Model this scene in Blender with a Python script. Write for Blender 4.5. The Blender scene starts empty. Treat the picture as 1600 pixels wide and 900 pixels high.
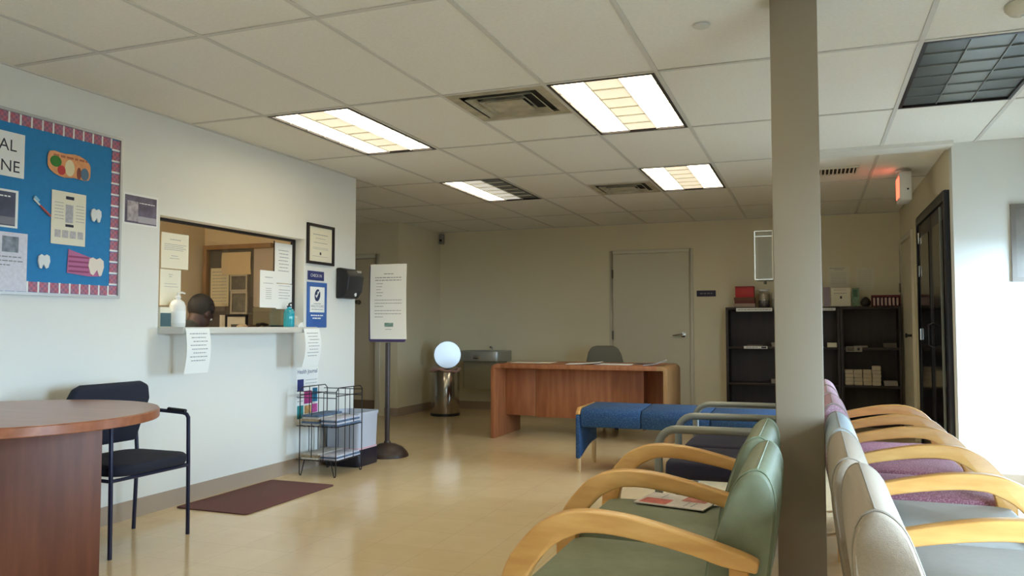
import bpy, bmesh, math, random
from mathutils import Vector, Matrix
random.seed(7)
S = bpy.context.scene
COL = S.collection
PI = math.pi
R = math.radians

# ------------------------------------------------------------------ camera
CAM_H = 1.12
cam_d = bpy.data.cameras.new('camera')
cam_d.sensor_width = 36.0
cam_d.lens = 1242.0 / 1600.0 * 36.0
cam_d.clip_start = 0.02
cam = bpy.data.objects.new('camera', cam_d)
COL.objects.link(cam)
cam.location = (0, 0, CAM_H)
cam.rotation_euler = (R(90 + 2.772), 0, R(20.697))
S.camera = cam

# ------------------------------------------------------------------ view, world, daylight
S.view_settings.view_transform = 'Standard'
S.view_settings.look = 'None'
S.view_settings.gamma = 1.0
S.view_settings.use_curve_mapping = False
S.view_settings.exposure = 0.33

W = bpy.data.worlds.new('overcast_sky')
S.world = W
W.use_nodes = True
bg = W.node_tree.nodes['Background']
bg.inputs[0].default_value = (0.56, 0.79, 1.0, 1)
bg.inputs[1].default_value = 50.0

# window openings in the right hand wall (x = WX): (y0, y1)
WX = 1.72
WIN_Z = (0.45, 1.75)
WINS = [(0.75, 1.95), (5.5, 6.3)]
for (a, b) in WINS:
    ld = bpy.data.lights.new('window_portal', 'AREA')
    ld.shape = 'RECTANGLE'
    ld.size = b - a
    ld.size_y = WIN_Z[1] - WIN_Z[0]
    ld.cycles.is_portal = True
    lo = bpy.data.objects.new('window_portal', ld)
    COL.objects.link(lo)
    lo.matrix_world = Matrix(((0, 0, 1, WX + 0.16), (1, 0, 0, (a + b) / 2), (0, 1, 0, sum(WIN_Z) / 2), (0, 0, 0, 1)))

# ------------------------------------------------------------------ materials
def lin(c):
    c = c / 255.0
    return c / 12.92 if c <= 0.04045 else ((c + 0.055) / 1.055) ** 2.4
def C(r, g, b):
    return (lin(r), lin(g), lin(b), 1)
MATS = {}
def mat(name, col, rough=0.6, metal=0.0, var=0.0, vscale=20.0, bump=0.0, bscale=200.0, spec=None, coat=0.0, emit=None, estr=0.0):
    if name in MATS:
        return MATS[name]
    m = bpy.data.materials.new(name)
    m.use_nodes = True
    nt = m.node_tree
    b = nt.nodes['Principled BSDF']
    b.inputs['Base Color'].default_value = col
    b.inputs['Roughness'].default_value = rough
    b.inputs['Metallic'].default_value = metal
    if spec is not None:
        b.inputs['Specular IOR Level'].default_value = spec
    if coat:
        b.inputs['Coat Weight'].default_value = coat
    if emit:
        b.inputs['Emission Color'].default_value = emit
        b.inputs['Emission Strength'].default_value = estr
    if var or bump:
        tc = nt.nodes.new('ShaderNodeTexCoord')
    if var:
        n = nt.nodes.new('ShaderNodeTexNoise')
        n.inputs['Scale'].default_value = vscale
        n.inputs['Detail'].default_value = 4
        nt.links.new(tc.outputs['Object'], n.inputs['Vector'])
        rp = nt.nodes.new('ShaderNodeValToRGB')
        rp.color_ramp.elements[0].position = 0.3
        rp.color_ramp.elements[1].position = 0.7
        rp.color_ramp.elements[0].color = tuple(max(0, c * (1 - var)) for c in col[:3]) + (1,)
        rp.color_ramp.elements[1].color = tuple(min(1, c * (1 + var)) for c in col[:3]) + (1,)
        nt.links.new(n.outputs['Fac'], rp.inputs['Fac'])
        nt.links.new(rp.outputs['Color'], b.inputs['Base Color'])
    if bump:
        n2 = nt.nodes.new('ShaderNodeTexNoise')
        n2.inputs['Scale'].default_value = bscale
        nt.links.new(tc.outputs['Object'], n2.inputs['Vector'])
        bp = nt.nodes.new('ShaderNodeBump')
        bp.inputs['Strength'].default_value = bump
        bp.inputs['Distance'].default_value = 0.003
        nt.links.new(n2.outputs['Fac'], bp.inputs['Height'])
        nt.links.new(bp.outputs['Normal'], b.inputs['Normal'])
    MATS[name] = m
    return m

def wood(name, c1, c2, rough=0.4, scale=(3, 3, 40), axis='z'):
    m = bpy.data.materials.new(name)
    m.use_nodes = True
    nt = m.node_tree
    b = nt.nodes['Principled BSDF']
    b.inputs['Roughness'].default_value = rough
    tc = nt.nodes.new('ShaderNodeTexCoord')
    mp = nt.nodes.new('ShaderNodeMapping')
    mp.inputs['Scale'].default_value = scale
    n = nt.nodes.new('ShaderNodeTexNoise')
    n.inputs['Scale'].default_value = 1.0
    n.inputs['Detail'].default_value = 6
    rp = nt.nodes.new('ShaderNodeValToRGB')
    rp.color_ramp.elements[0].position = 0.35
    rp.color_ramp.elements[1].position = 0.68
    rp.color_ramp.elements[0].color = c1
    rp.color_ramp.elements[1].color = c2
    nt.links.new(tc.outputs['Object'], mp.inputs['Vector'])
    nt.links.new(mp.outputs['Vector'], n.inputs['Vector'])
    nt.links.new(n.outputs['Fac'], rp.inputs['Fac'])
    nt.links.new(rp.outputs['Color'], b.inputs['Base Color'])
    MATS[name] = m
    return m

def fabric_speck(name, base, speck, scale=120.0, thr=0.62, rough=0.9):
    m = bpy.data.materials.new(name)
    m.use_nodes = True
    nt = m.node_tree
    b = nt.nodes['Principled BSDF']
    b.inputs['Roughness'].default_value = rough
    tc = nt.nodes.new('ShaderNodeTexCoord')
    n = nt.nodes.new('ShaderNodeTexNoise')
    n.inputs['Scale'].default_value = scale
    n.inputs['Detail'].default_value = 2
    rp = nt.nodes.new('ShaderNodeValToRGB')
    rp.color_ramp.elements[0].position = thr - 0.1
    rp.color_ramp.elements[1].position = thr + 0.06
    rp.color_ramp.elements[0].color = base
    rp.color_ramp.elements[1].color = speck
    nt.links.new(tc.outputs['Object'], n.inputs['Vector'])
    nt.links.new(n.outputs['Fac'], rp.inputs['Fac'])
    nt.links.new(rp.outputs['Color'], b.inputs['Base Color'])
    MATS[name] = m
    return m

def glass_mat(name, tint=(1, 1, 1, 1), gloss=0.07):
    m = bpy.data.materials.new(name)
    m.use_nodes = True
    nt = m.node_tree
    nt.nodes.clear()
    o = nt.nodes.new('ShaderNodeOutputMaterial')
    t = nt.nodes.new('ShaderNodeBsdfTransparent')
    t.inputs[0].default_value = tint
    g = nt.nodes.new('ShaderNodeBsdfGlossy')
    g.inputs['Roughness'].default_value = 0.03
    mx = nt.nodes.new('ShaderNodeMixShader')
    mx.inputs[0].default_value = gloss
    nt.links.new(t.outputs[0], mx.inputs[1])
    nt.links.new(g.outputs[0], mx.inputs[2])
    nt.links.new(mx.outputs[0], o.inputs[0])
    MATS[name] = m
    return m

M_WALL = mat('wall_paint', C(226, 226, 220), 0.7, bump=0.15, bscale=120)
M_WALLF = mat('far_wall_paint', C(230, 221, 192), 0.7, bump=0.15, bscale=120)
M_OFFICE = mat('tan_paint', C(206, 188, 154), 0.75)
M_TRIM = mat('door_trim_paint', C(214, 208, 188), 0.5)
M_DOOR = mat('beige_door_paint', C(212, 206, 184), 0.45)
M_BASE = mat('vinyl_baseboard', C(168, 150, 132), 0.5)
M_TILE = mat('ceiling_tile', C(234, 232, 224), 0.9, var=0.03, vscale=60, bump=0.5, bscale=260)
M_TEE = mat('ceiling_grid', C(208, 206, 199), 0.6)
M_PLEN = mat('ceiling_backing', C(90, 88, 84), 0.9)
M_PILLAR = mat('pillar_paint', C(142, 127, 106), 0.6)
M_BLACK = mat('black_metal', C(24, 24, 30), 0.45)
M_DKFRAME = mat('dark_bronze', C(38, 32, 36), 0.4, metal=0.3)
M_DKDOOR = mat('black_door', C(16, 20, 34), 0.35)
M_WHITE = mat('white_plastic', C(228, 228, 224), 0.45)
M_PAPER = mat('white_paper', C(236, 237, 234), 0.8)
M_PAPERW = mat('cream_paper', C(232, 226, 204), 0.8)
M_INK = mat('grey_ink', C(146, 148, 154), 0.9)
M_INKD = mat('dark_ink', C(56, 58, 70), 0.9)
M_NAVY = mat('navy_print', C(40, 50, 110), 0.6)
M_BLUE = mat('blue_sign', C(56, 100, 172), 0.5)
M_CHROME = mat('chrome', C(205, 208, 212), 0.12, metal=1.0)
M_STEEL = mat('brushed_steel', C(176, 178, 174), 0.35, metal=0.6)
M_GREYMETAL = mat('grey_tube_paint', C(134, 136, 128), 0.35, metal=0.25)
M_HINGE = mat('hinge_metal', C(110, 104, 92), 0.4, metal=0.8)
M_GREEN = mat('green_vinyl', C(116, 122, 98), 0.5, var=0.08, vscale=30, bump=0.2, bscale=400)
M_PIPEG = mat('green_piping', C(116, 126, 102), 0.5)
M_BEIGEF = mat('beige_fabric', C(164, 148, 131), 0.85, var=0.05, vscale=180, bump=0.3, bscale=600)
M_PIPEB = mat('taupe_piping', C(150, 138, 124), 0.7)
M_GREYF = mat('pale_grey_vinyl', C(156, 153, 147), 0.6, var=0.03, vscale=40)
M_PALEBL = mat('pale_blue_vinyl', C(170, 182, 190), 0.55, var=0.03, vscale=40)
M_ROSE = fabric_speck('rose_fabric', C(136, 84, 100), C(178, 136, 146), 160, 0.58)
M_PINKB = fabric_speck('pink_back_fabric', C(176, 136, 150), C(200, 168, 178), 160, 0.58)
M_NAVYF = mat('navy_seat_fabric', C(44, 44, 66), 0.9, var=0.1, vscale=200)
M_BLUEF = fabric_speck('blue_speckled_fabric', C(32, 66, 114), C(66, 104, 136), 150, 0.6)
M_BLACKF = mat('black_chair_fabric', C(30, 33, 48), 0.9, var=0.1, vscale=200)
M_CHFRAME = mat('dark_chair_frame', C(34, 36, 62), 0.4, metal=0.2)
M_MAT = mat('maroon_floor_mat', C(104, 66, 62), 0.85, bump=0.5, bscale=500)
M_ARM = wood('honey_beech', C(200, 146, 80), C(216, 166, 98), 0.32, (6, 30, 30))
M_DESK = wood('oak_laminate', C(150, 90, 56), C(172, 110, 70), 0.45, (26, 26, 2.5))
M_TABLE = wood('cherry_laminate', C(136, 80, 52), C(156, 96, 66), 0.35, (2, 24, 24))
M_TPANEL = wood('cherry_panel', C(104, 56, 36), C(122, 70, 46), 0.5, (26, 26, 2.5))
M_TTOP = wood('laminate_with_sheen', C(160, 112, 88), C(174, 126, 100), 0.28, (2, 24, 24))  # greyer than the edge: the top's reflected light is put into the colour
M_SHELF = wood('dark_bookcase_wood', C(30, 19, 16), C(44, 29, 24), 0.5, (20, 20, 2.5))
M_BROWN = mat('dark_brown_enamel', C(62, 50, 48), 0.4)
M_PURPLE = mat('purple_frame', C(62, 46, 98), 0.4)
M_GLASS = glass_mat('clear_glass')
M_ACRYL = glass_mat('clear_acrylic', (0.93, 0.93, 0.91, 1), 0.16)
M_LAMP = mat('lamp_cool', C(255, 255, 246), 0.5, emit=(1.0, 0.88, 0.61, 1), estr=6.4)
M_LAMPD = mat('lamp_warm_dim', C(255, 246, 226), 0.5, emit=(1.0, 0.86, 0.62, 1), estr=0.6)
M_LAMPM = mat('lamp_half', C(250, 250, 240), 0.5, emit=(1.0, 0.97, 0.86, 1), estr=0.35)
M_LAMPOFF = mat('lamp_off', C(120, 126, 124), 0.35)
M_LAMPOFF2 = mat('lamp_off_dark', C(84, 90, 90), 0.35)
M_LOUV = mat('louver_white', C(226, 222, 206), 0.4)
M_LOUVG = mat('louver_grey', C(150, 156, 156), 0.35, metal=0.4)

def plaid():
    m = bpy.data.materials.new('plaid_border')
    m.use_nodes = True
    nt = m.node_tree
    b = nt.nodes['Principled BSDF']
    b.inputs['Roughness'].default_value = 0.8
    tc = nt.nodes.new('ShaderNodeTexCoord')
    ch = nt.nodes.new('ShaderNodeTexChecker')
    ch.inputs['Scale'].default_value = 34
    ch.inputs['Color1'].default_value = C(192, 116, 130)
    ch.inputs['Color2'].default_value = C(172, 124, 142)
    n = nt.nodes.new('ShaderNodeTexChecker')
    n.inputs['Scale'].default_value = 68
    n.inputs['Color1'].default_value = (1, 1, 1, 1)
    n.inputs['Color2'].default_value = (0.68, 0.66, 0.8, 1)
    mx = nt.nodes.new('ShaderNodeMix')
    mx.data_type = 'RGBA'
    mx.blend_type = 'MULTIPLY'
    mx.inputs[0].default_value = 0.8
    nt.links.new(tc.outputs['Object'], ch.inputs['Vector'])
    nt.links.new(tc.outputs['Object'], n.inputs['Vector'])
    nt.links.new(ch.outputs['Color'], mx.inputs[6])
    nt.links.new(n.outputs['Color'], mx.inputs[7])
    nt.links.new(mx.outputs[2], b.inputs['Base Color'])
    return m
M_PLAID = plaid()

def floor_mat():
    m = bpy.data.materials.new('vinyl_floor_tile')
    m.use_nodes = True
    nt = m.node_tree
    b = nt.nodes['Principled BSDF']
    tc = nt.nodes.new('ShaderNodeTexCoord')
    br = nt.nodes.new('ShaderNodeTexBrick')
    br.offset = 0.0
    br.inputs['Scale'].default_value = 1.0
    br.inputs['Brick Width'].default_value = 0.305
    br.inputs['Row Height'].default_value = 0.305
    br.inputs['Mortar Size'].default_value = 0.0012
    br.inputs['Color1'].default_value = C(230, 206, 166)
    br.inputs['Color2'].default_value = C(226, 202, 161)
    br.inputs['Mortar'].default_value = C(206, 182, 144)
    n = nt.nodes.new('ShaderNodeTexNoise')
    n.inputs['Scale'].default_value = 7
    n.inputs['Detail'].default_value = 6
    rp = nt.nodes.new('ShaderNodeValToRGB')
    rp.color_ramp.elements[0].color = (0.88, 0.87, 0.85, 1)
    rp.color_ramp.elements[1].color = (1, 1, 1, 1)
    mx = nt.nodes.new('ShaderNodeMix')
    mx.data_type = 'RGBA'
    mx.blend_type = 'MULTIPLY'
    mx.inputs[0].default_value = 1
    nt.links.new(tc.outputs['Object'], br.inputs['Vector'])
    nt.links.new(tc.outputs['Object'], n.inputs['Vector'])
    nt.links.new(n.outputs['Fac'], rp.inputs['Fac'])
    nt.links.new(br.outputs['Color'], mx.inputs[6])
    nt.links.new(rp.outputs['Color'], mx.inputs[7])
    nt.links.new(mx.outputs[2], b.inputs['Base Color'])
    b.inputs['Roughness'].default_value = 0.14
    n3 = nt.nodes.new('ShaderNodeTexNoise')
    n3.inputs['Scale'].default_value = 3.0
    bp = nt.nodes.new('ShaderNodeBump')
    bp.inputs['Strength'].default_value = 0.08
    bp.inputs['Distance'].default_value = 0.01
    nt.links.new(tc.outputs['Object'], n3.inputs['Vector'])
    nt.links.new(n3.outputs['Fac'], bp.inputs['Height'])
    nt.links.new(bp.outputs['Normal'], b.inputs['Normal'])
    return m
M_FLOOR = floor_mat()

# ------------------------------------------------------------------ mesh helpers
class MB:
    def __init__(s):
        s.v = []
        s.f = []
    def add(s, vs, fs):
        o = len(s.v)
        s.v += [tuple(v) for v in vs]
        s.f += [tuple(i + o for i in f) for f in fs]
        return s
    def box(s, x0, x1, y0, y1, z0, z1):
        return s.add([(x0, y0, z0), (x1, y0, z0), (x1, y1, z0), (x0, y1, z0), (x0, y0, z1), (x1, y0, z1), (x1, y1, z1), (x0, y1, z1)],
                     [(0, 3, 2, 1), (4, 5, 6, 7), (0, 1, 5, 4), (1, 2, 6, 5), (2, 3, 7, 6), (3, 0, 4, 7)])
    def quad(s, x0, x1, y0, y1, z):
        return s.add([(x0, y0, z), (x1, y0, z), (x1, y1, z), (x0, y1, z)], [(0, 1, 2, 3)])
    def tube(s, pts, r, n=8, closed=False, caps=True):
        pts = [Vector(p) for p in pts]
        k = len(pts)
        rs = r if isinstance(r, (list, tuple)) else [r] * k
        vs, fs = [], []
        prev = None
        for i in range(k):
            if closed:
                d = (pts[(i + 1) % k] - pts[i - 1]).normalized()
            elif i == 0:
                d = (pts[1] - pts[0]).normalized()
            elif i == k - 1:
                d = (pts[-1] - pts[-2]).normalized()
            else:
                d = ((pts[i + 1] - pts[i]).normalized() + (pts[i] - pts[i - 1]).normalized()).normalized()
            if prev is None:
                a = Vector((0, 0, 1)) if abs(d.z) < 0.9 else Vector((1, 0, 0))
                u = d.cross(a).normalized()
            else:
                u = (prev - d * prev.dot(d)).normalized()
            prev = u
            w = d.cross(u)
            for j in range(n):
                t = 2 * PI * j / n
                vs.append(pts[i] + (u * math.cos(t) + w * math.sin(t)) * rs[i])
        segs = k if closed else k - 1
        for i in range(segs):
            a, b = i * n, ((i + 1) % k) * n
            for j in range(n):
                fs.append((a + j, a + (j + 1) % n, b + (j + 1) % n, b + j))
        if caps and not closed:
            fs.append(tuple(range(n - 1, -1, -1)))
            fs.append(tuple((k - 1) * n + j for j in range(n)))
        return s.add(vs, fs)
    def lathe(s, prof, n=24, c=(0, 0, 0), axis='z'):
        vs, fs = [], []
        k = len(prof)
        for (r, h) in prof:
            for j in range(n):
                t = 2 * PI * j / n
                if axis == 'z':
                    p = (c[0] + r * math.cos(t), c[1] + r * math.sin(t), c[2] + h)
                elif axis == 'y':
                    p = (c[0] + r * math.cos(t), c[1] + h, c[2] + r * math.sin(t))
                else:
                    p = (c[0] + h, c[1] + r * math.cos(t), c[2] + r * math.sin(t))
                vs.append(p)
        for i in range(k - 1):
            for j in range(n):
                fs.append((i * n + j, i * n + (j + 1) % n, (i + 1) * n + (j + 1) % n, (i + 1) * n + j))
        fs.append(tuple(range(n - 1, -1, -1)))
        fs.append(tuple((k - 1) * n + j for j in range(n)))
        return s.add(vs, fs)
    def prism(s, poly, a0, a1, axis='y'):
        """poly: list of 2D points; extruded along axis from a0 to a1.
        axis y: poly=(x,z)   axis z: poly=(x,y)   axis x: poly=(y,z)"""
        def P(p, a):
            return (p[0], a, p[1]) if axis == 'y' else ((p[0], p[1], a) if axis == 'z' else (a, p[0], p[1]))
        n = len(poly)
        vs = [P(p, a0) for p in poly] + [P(p, a1) for p in poly]
        fs = [(i, (i + 1) % n, n + (i + 1) % n, n + i) for i in range(n)]
        fs += [tuple(range(n - 1, -1, -1)), tuple(range(n, 2 * n))]
        return s.add(vs, fs)
    def build(s, name, m, parent=None, bevel=0.0, seg=2, smooth=True, angle=40):
        me = bpy.data.meshes.new(name)
        me.from_pydata(s.v, [], s.f)
        bm = bmesh.new()
        bm.from_mesh(me)
        bmesh.ops.recalc_face_normals(bm, faces=bm.faces)
        if bevel:
            bmesh.ops.remove_doubles(bm, verts=bm.verts, dist=1e-6)
            es = [e for e in bm.edges if len(e.link_faces) == 2 and e.calc_face_angle(0) > R(25)]
            bmesh.ops.bevel(bm, geom=es, offset=bevel, segments=seg, affect='EDGES', profile=0.5, clamp_overlap=True)
        bm.to_mesh(me)
        bm.free()
        if smooth:
            me.shade_smooth()
            me.set_sharp_from_angle(angle=R(angle))
        return link(name, me, m, parent)

def link(name, me, m, parent=None):
    o = bpy.data.objects.new(name, me)
    COL.objects.link(o)
    if m is not None and not me.materials:
        me.materials.append(m)
    if parent is not None:
        o.parent = parent
    return o

def tag(o, label, cat, group=None, kind=None):
    o['label'] = label
    if cat:
        o['category'] = cat
    if group:
        o['group'] = group
    if kind:
        o['kind'] = kind
    return o

def thing(name, label, cat, loc=(0, 0, 0), rz=0.0, group=None, mw=None):
    o = bpy.data.objects.new(name, None)
    o.empty_display_size = 0.1
    COL.objects.link(o)
    if mw is not None:
        o.matrix_world = mw
    else:
        o.location = loc
        o.rotation_euler = (0, 0, rz)
    return tag(o, label, cat, group)

def struct(o, label=None):
    o['kind'] = 'structure'
    if label:
        o['label'] = label
    return o

def rbox(x0, x1, y0, y1, z0, z1):
    return MB().box(x0, x1, y0, y1, z0, z1)

def round_poly(x0, x1, z0, z1, r, n=4, corners=(1, 1, 1, 1)):
    """rounded rectangle, corners: bl, br, tr, tl"""
    out = []
    for (cx, cz, a0, on, px, pz) in ((x0 + r, z0 + r, PI, corners[0], x0, z0), (x1 - r, z0 + r, 1.5 * PI, corners[1], x1, z0),
                                     (x1 - r, z1 - r, 0, corners[2], x1, z1), (x0 + r, z1 - r, 0.5 * PI, corners[3], x0, z1)):
        if not on:
            out.append((px, pz))
            continue
        for i in range(n + 1):
            t = a0 + 0.5 * PI * i / n
            out.append((cx + r * math.cos(t), cz + r * math.sin(t)))
    return out

def frame_L(p):   # on a wall facing +x
    return Matrix(((0, 0, 1, p[0]), (1, 0, 0, p[1]), (0, 1, 0, p[2]), (0, 0, 0, 1)))
def frame_F(p):   # on a wall facing -y
    return Matrix(((1, 0, 0, p[0]), (0, 0, -1, p[1]), (0, 1, 0, p[2]), (0, 0, 0, 1)))
def frame_R(p):   # on a wall facing -x
    return Matrix(((0, 0, -1, p[0]), (-1, 0, 0, p[1]), (0, 1, 0, p[2]), (0, 0, 0, 1)))

def words(mb, y, h, x0, x1, z):
    x = x0
    while x < x1 - h * 0.4:
        w = min(random.uniform(1.2, 3.6) * h, x1 - x)
        mb.quad(x, x + w, y - h * 0.36, y + h * 0.36, z)
        x += w + h * 0.55

def sheet(name, label, cat, mw, w, h, m=None, lines=(), blocks=(), curl=0.0, group=None, ink=None, t=0.0012, part_of=None):
    """a sheet of paper in its own local xy plane; lines: (v, height, u0, u1) as fractions; blocks: (u0,u1,v0,v1,material,name)"""
    m = m or M_PAPER
    n = 8 if curl else 1
    mb = MB()
    vs, fs = [], []
    def zz(f):
        return curl * math.sin(f * PI * 0.9) if curl else 0.0
    for i in range(n + 1):
        f = i / n
        y = -h / 2 + h * f
        z = zz(f)
        vs += [(-w / 2, y, z), (w / 2, y, z), (-w / 2, y, z + t), (w / 2, y, z + t)]
    for i in range(n):
        a, b = 4 * i, 4 * i + 4
        fs += [(a, b, b + 1, a + 1), (a + 2, a + 3, b + 3, b + 2), (a, a + 2, b + 2, b), (a + 1, b + 1, b + 3, a + 3)]
    fs += [(0, 1, 3, 2), (4 * n, 4 * n + 2, 4 * n + 3, 4 * n + 1)]
    mb.add(vs, fs)
    o = mb.build(name, m, part_of)
    if part_of is None:
        o.matrix_world = mw
        tag(o, label, cat, group)
    tb = MB()
    for (v, lh, u0, u1) in lines:
        words(tb, -h / 2 + v * h, lh * h, -w / 2 + u0 * w, -w / 2 + u1 * w, zz(v) + t + 0.0006 + 0.00025 * len(blocks))
    if tb.v:
        tb.build('printed_text', ink or M_INK, o, smooth=False)['kind'] = 'stuff'
    for bi, (u0, u1, v0, v1, bm_, bn) in enumerate(blocks):
        b = MB().quad(-w / 2 + u0 * w, -w / 2 + u1 * w, -h / 2 + v0 * h, -h / 2 + v1 * h, zz((v0 + v1) / 2) + t + 0.0004 + 0.00025 * bi)
        b.build(bn, bm_, o, smooth=False)
    return o

def text_mesh(name, body, size, m, parent, loc, align='CENTER', sx=1.0):
    cu = bpy.data.curves.new(name, 'FONT')
    cu.body = body
    cu.size = size
    cu.align_x = align
    cu.align_y = 'CENTER'
    tmp = bpy.data.objects.new(name, cu)
    COL.objects.link(tmp)
    dg = bpy.context.evaluated_depsgraph_get()
    me = bpy.data.meshes.new_from_object(tmp.evaluated_get(dg))
    bpy.data.objects.remove(tmp)
    bpy.data.curves.remove(cu)
    me.materials.clear()
    o = link(name, me, m, parent)
    o.location = loc
    o.scale = (sx, 1, 1)
    return o

# ------------------------------------------------------------------ room shell
CZ = 2.428
LW = -3.75          # left wall face
FW = 10.0           # far wall face
RX = 0.95           # short right wall face
EY = 6.38           # wall facing the camera on the right
BY = -3.0

fl = struct(rbox(-7.2, WX + 0.12, BY - 0.1, 12.0, -0.12, 0.0).build('floor', M_FLOOR), 'shiny beige vinyl tile floor')
gr = struct(rbox(WX + 0.3, 40, -30, 40, -0.2, -0.1).build('ground', mat('asphalt', C(88, 88, 88), 0.9, var=0.05, vscale=2)), 'dark asphalt ground outside the windows')

# left wall with the reception opening
OY0, OY1, OZ0, OZ1 = 3.79, 5.28, 1.075, 1.808
WT = 0.13
mb = MB()
mb.box(LW - WT, LW, BY, OY0, 0, 2.5).box(LW - WT, LW, OY1, 6.03, 0, 2.5)
mb.box(LW - WT, LW, OY0, OY1, 0, OZ0).box(LW - WT, LW, OY0, OY1, OZ1, 2.5)
struct(mb.build('wall_left', M_WALL, smooth=False), 'off-white wall on the left with the reception opening')
struct(rbox(-7.2, LW - WT, 5.90, 6.03, 0, 2.5).build('wall_corridor', M_WALL, smooth=False), 'wall between office and corridor')
struct(rbox(-7.2, LW - WT, 5.885, 5.8999, 0, 2.5).build('wall_office_end', M_OFFICE, smooth=False), 'tan end wall of the office')
struct(rbox(-5.40, -5.28, 2.3, 5.885, 0, 2.5).build('wall_office_back', M_OFFICE, smooth=False), 'tan back wall of the office')
struct(rbox(-5.40, LW - WT, 2.18, 2.3, 0, 2.5).build('wall_office_near', M_OFFICE, smooth=False), 'tan near wall of the office')
struct(rbox(-5.28, LW - WT, 2.3, 5.885, 2.43, 2.5).build('ceiling_office', M_TILE, smooth=False), 'office ceiling')
struct(rbox(-4.97, WX, FW, FW + 0.12, 0, 2.5).build('wall_far', M_WALLF, smooth=False), 'far wall with the beige door')
struct(rbox(-4.97, -4.85, 8.92, FW, 0, 2.5).build('wall_alcove', M_WALLF, smooth=False), 'short side wall by the water fountain')
mb = MB().box(-5.10, -4.85, 8.80, 8.92, 0, 2.5).box(-7.2, -6.05, 8.80, 8.92, 0, 2.5).box(-6.05, -5.10, 8.80, 8.92, 2.04, 2.5).box(-6.05, -5.10, 8.905, 8.92, 0, 2.04)
struct(mb.build('wall_corridor_far', M_WALLF, smooth=False), 'corridor wall with a door')
struct(rbox(-7.3, -7.2, 6.03, 8.8, 0, 2.5).build('wall_corridor_end', M_WALL, smooth=False), 'end wall of the corridor')
struct(rbox(RX, RX + 0.13, EY + 0.12, FW, 0, 2.5).build('wall_right', M_WALLF, smooth=False), 'short right wall with the black double door')
struct(rbox(RX, WX + 0.12, EY, EY + 0.12, 0, 2.5).build('wall_entry', M_WALL, smooth=False), 'bright white wall facing the seats')
struct(rbox(LW - WT, WX + 0.12, BY - 0.12, BY, 0, 2.5).build('wall_back', M_WALL, smooth=False), 'wall behind the camera')
# window wall on the right
mb = MB()
mb.box(WX, WX + 0.12, BY, EY, 0, WIN_Z[0]).box(WX, WX + 0.12, BY, EY, WIN_Z[1], 2.5)
ys = [BY] + [q for w_ in WINS for q in w_] + [EY]
for i in range(0, len(ys), 2):
    mb.box(WX, WX + 0.12, ys[i], ys[i + 1], WIN_Z[0], WIN_Z[1])
struct(mb.build('wall_window', M_WALL, smooth=False), 'right hand wall with a row of windows')
for i, (a, b) in enumerate(WINS):
    f = MB()
    z0, z1 = WIN_Z
    f.box(WX + 0.03, WX + 0.09, a, a + 0.04, z0, z1).box(WX + 0.03, WX + 0.09, b - 0.04, b, z0, z1)
    f.box(WX + 0.03, WX + 0.09, a + 0.04, b - 0.04, z0, z0 + 0.04).box(WX + 0.03, WX + 0.09, a + 0.04, b - 0.04, z1 - 0.04, z1)
    w = struct(f.build('window_%d' % (i + 1), M_DKFRAME, smooth=False), 'dark framed window in the right hand wall')
    MB().box(WX + 0.055, WX + 0.06, a + 0.04, b - 0.04, z0 + 0.04, z1 - 0.04).build('pane', M_GLASS, w, smooth=False)

# pillar
PX0, PX1, PY0, PY1 = -0.139, 0.036, 3.25, 3.42
struct(rbox(PX0, PX1, PY0, PY1, 0, CZ).build('pillar', M_PILLAR, bevel=0.006), 'square beige pillar between the two rows of seats')

# ceiling: backing slab, grid tees, tiles
X0, Y0 = -3.1705, 2.808
def colx(i): return X0 + 0.61 * i
def rowy(k): return Y0 + 1.22 * k
ceil = struct(rbox(-7.2, WX + 0.12, BY, FW + 0.1, 2.50, 2.56).build('ceiling', M_PLEN, smooth=False), 'suspended ceiling of white tiles')
def zone_ok(x0, x1, y0, y1):
    cx, cy = (x0 + x1) / 2, (y0 + y1) / 2
    return (LW < cx < WX and BY < cy < EY) or (-7.2 < cx < RX and 6.03 < cy < FW)
FIX = {(0, 1): 'on', (3, -1): 'on', (3, -3): 'on', (3, 1): 'on', (0, 3): 'half', (3, 3): 'on', (6, 1): 'off'}
VENT = {(2, 1): 0, (2, 3): 1}
tile_cache = {}
def tile(x0, x1, y0, y1):
    key = (round(x1 - x0, 3), round(y1 - y0, 3))
    if key not in tile_cache:
        w, d = key
        me = MB().box(-w / 2, w / 2, -d / 2, d / 2, 0, 0.016)
        o = me.build('ceiling_tile', M_TILE, ceil, smooth=False)
        tile_cache[key] = o
    else:
        o = tile_cache[key].copy()
        COL.objects.link(o)
    o.location = ((x0 + x1) / 2, (y0 + y1) / 2, CZ + 0.003 + random.uniform(0, 0.0012))
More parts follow.
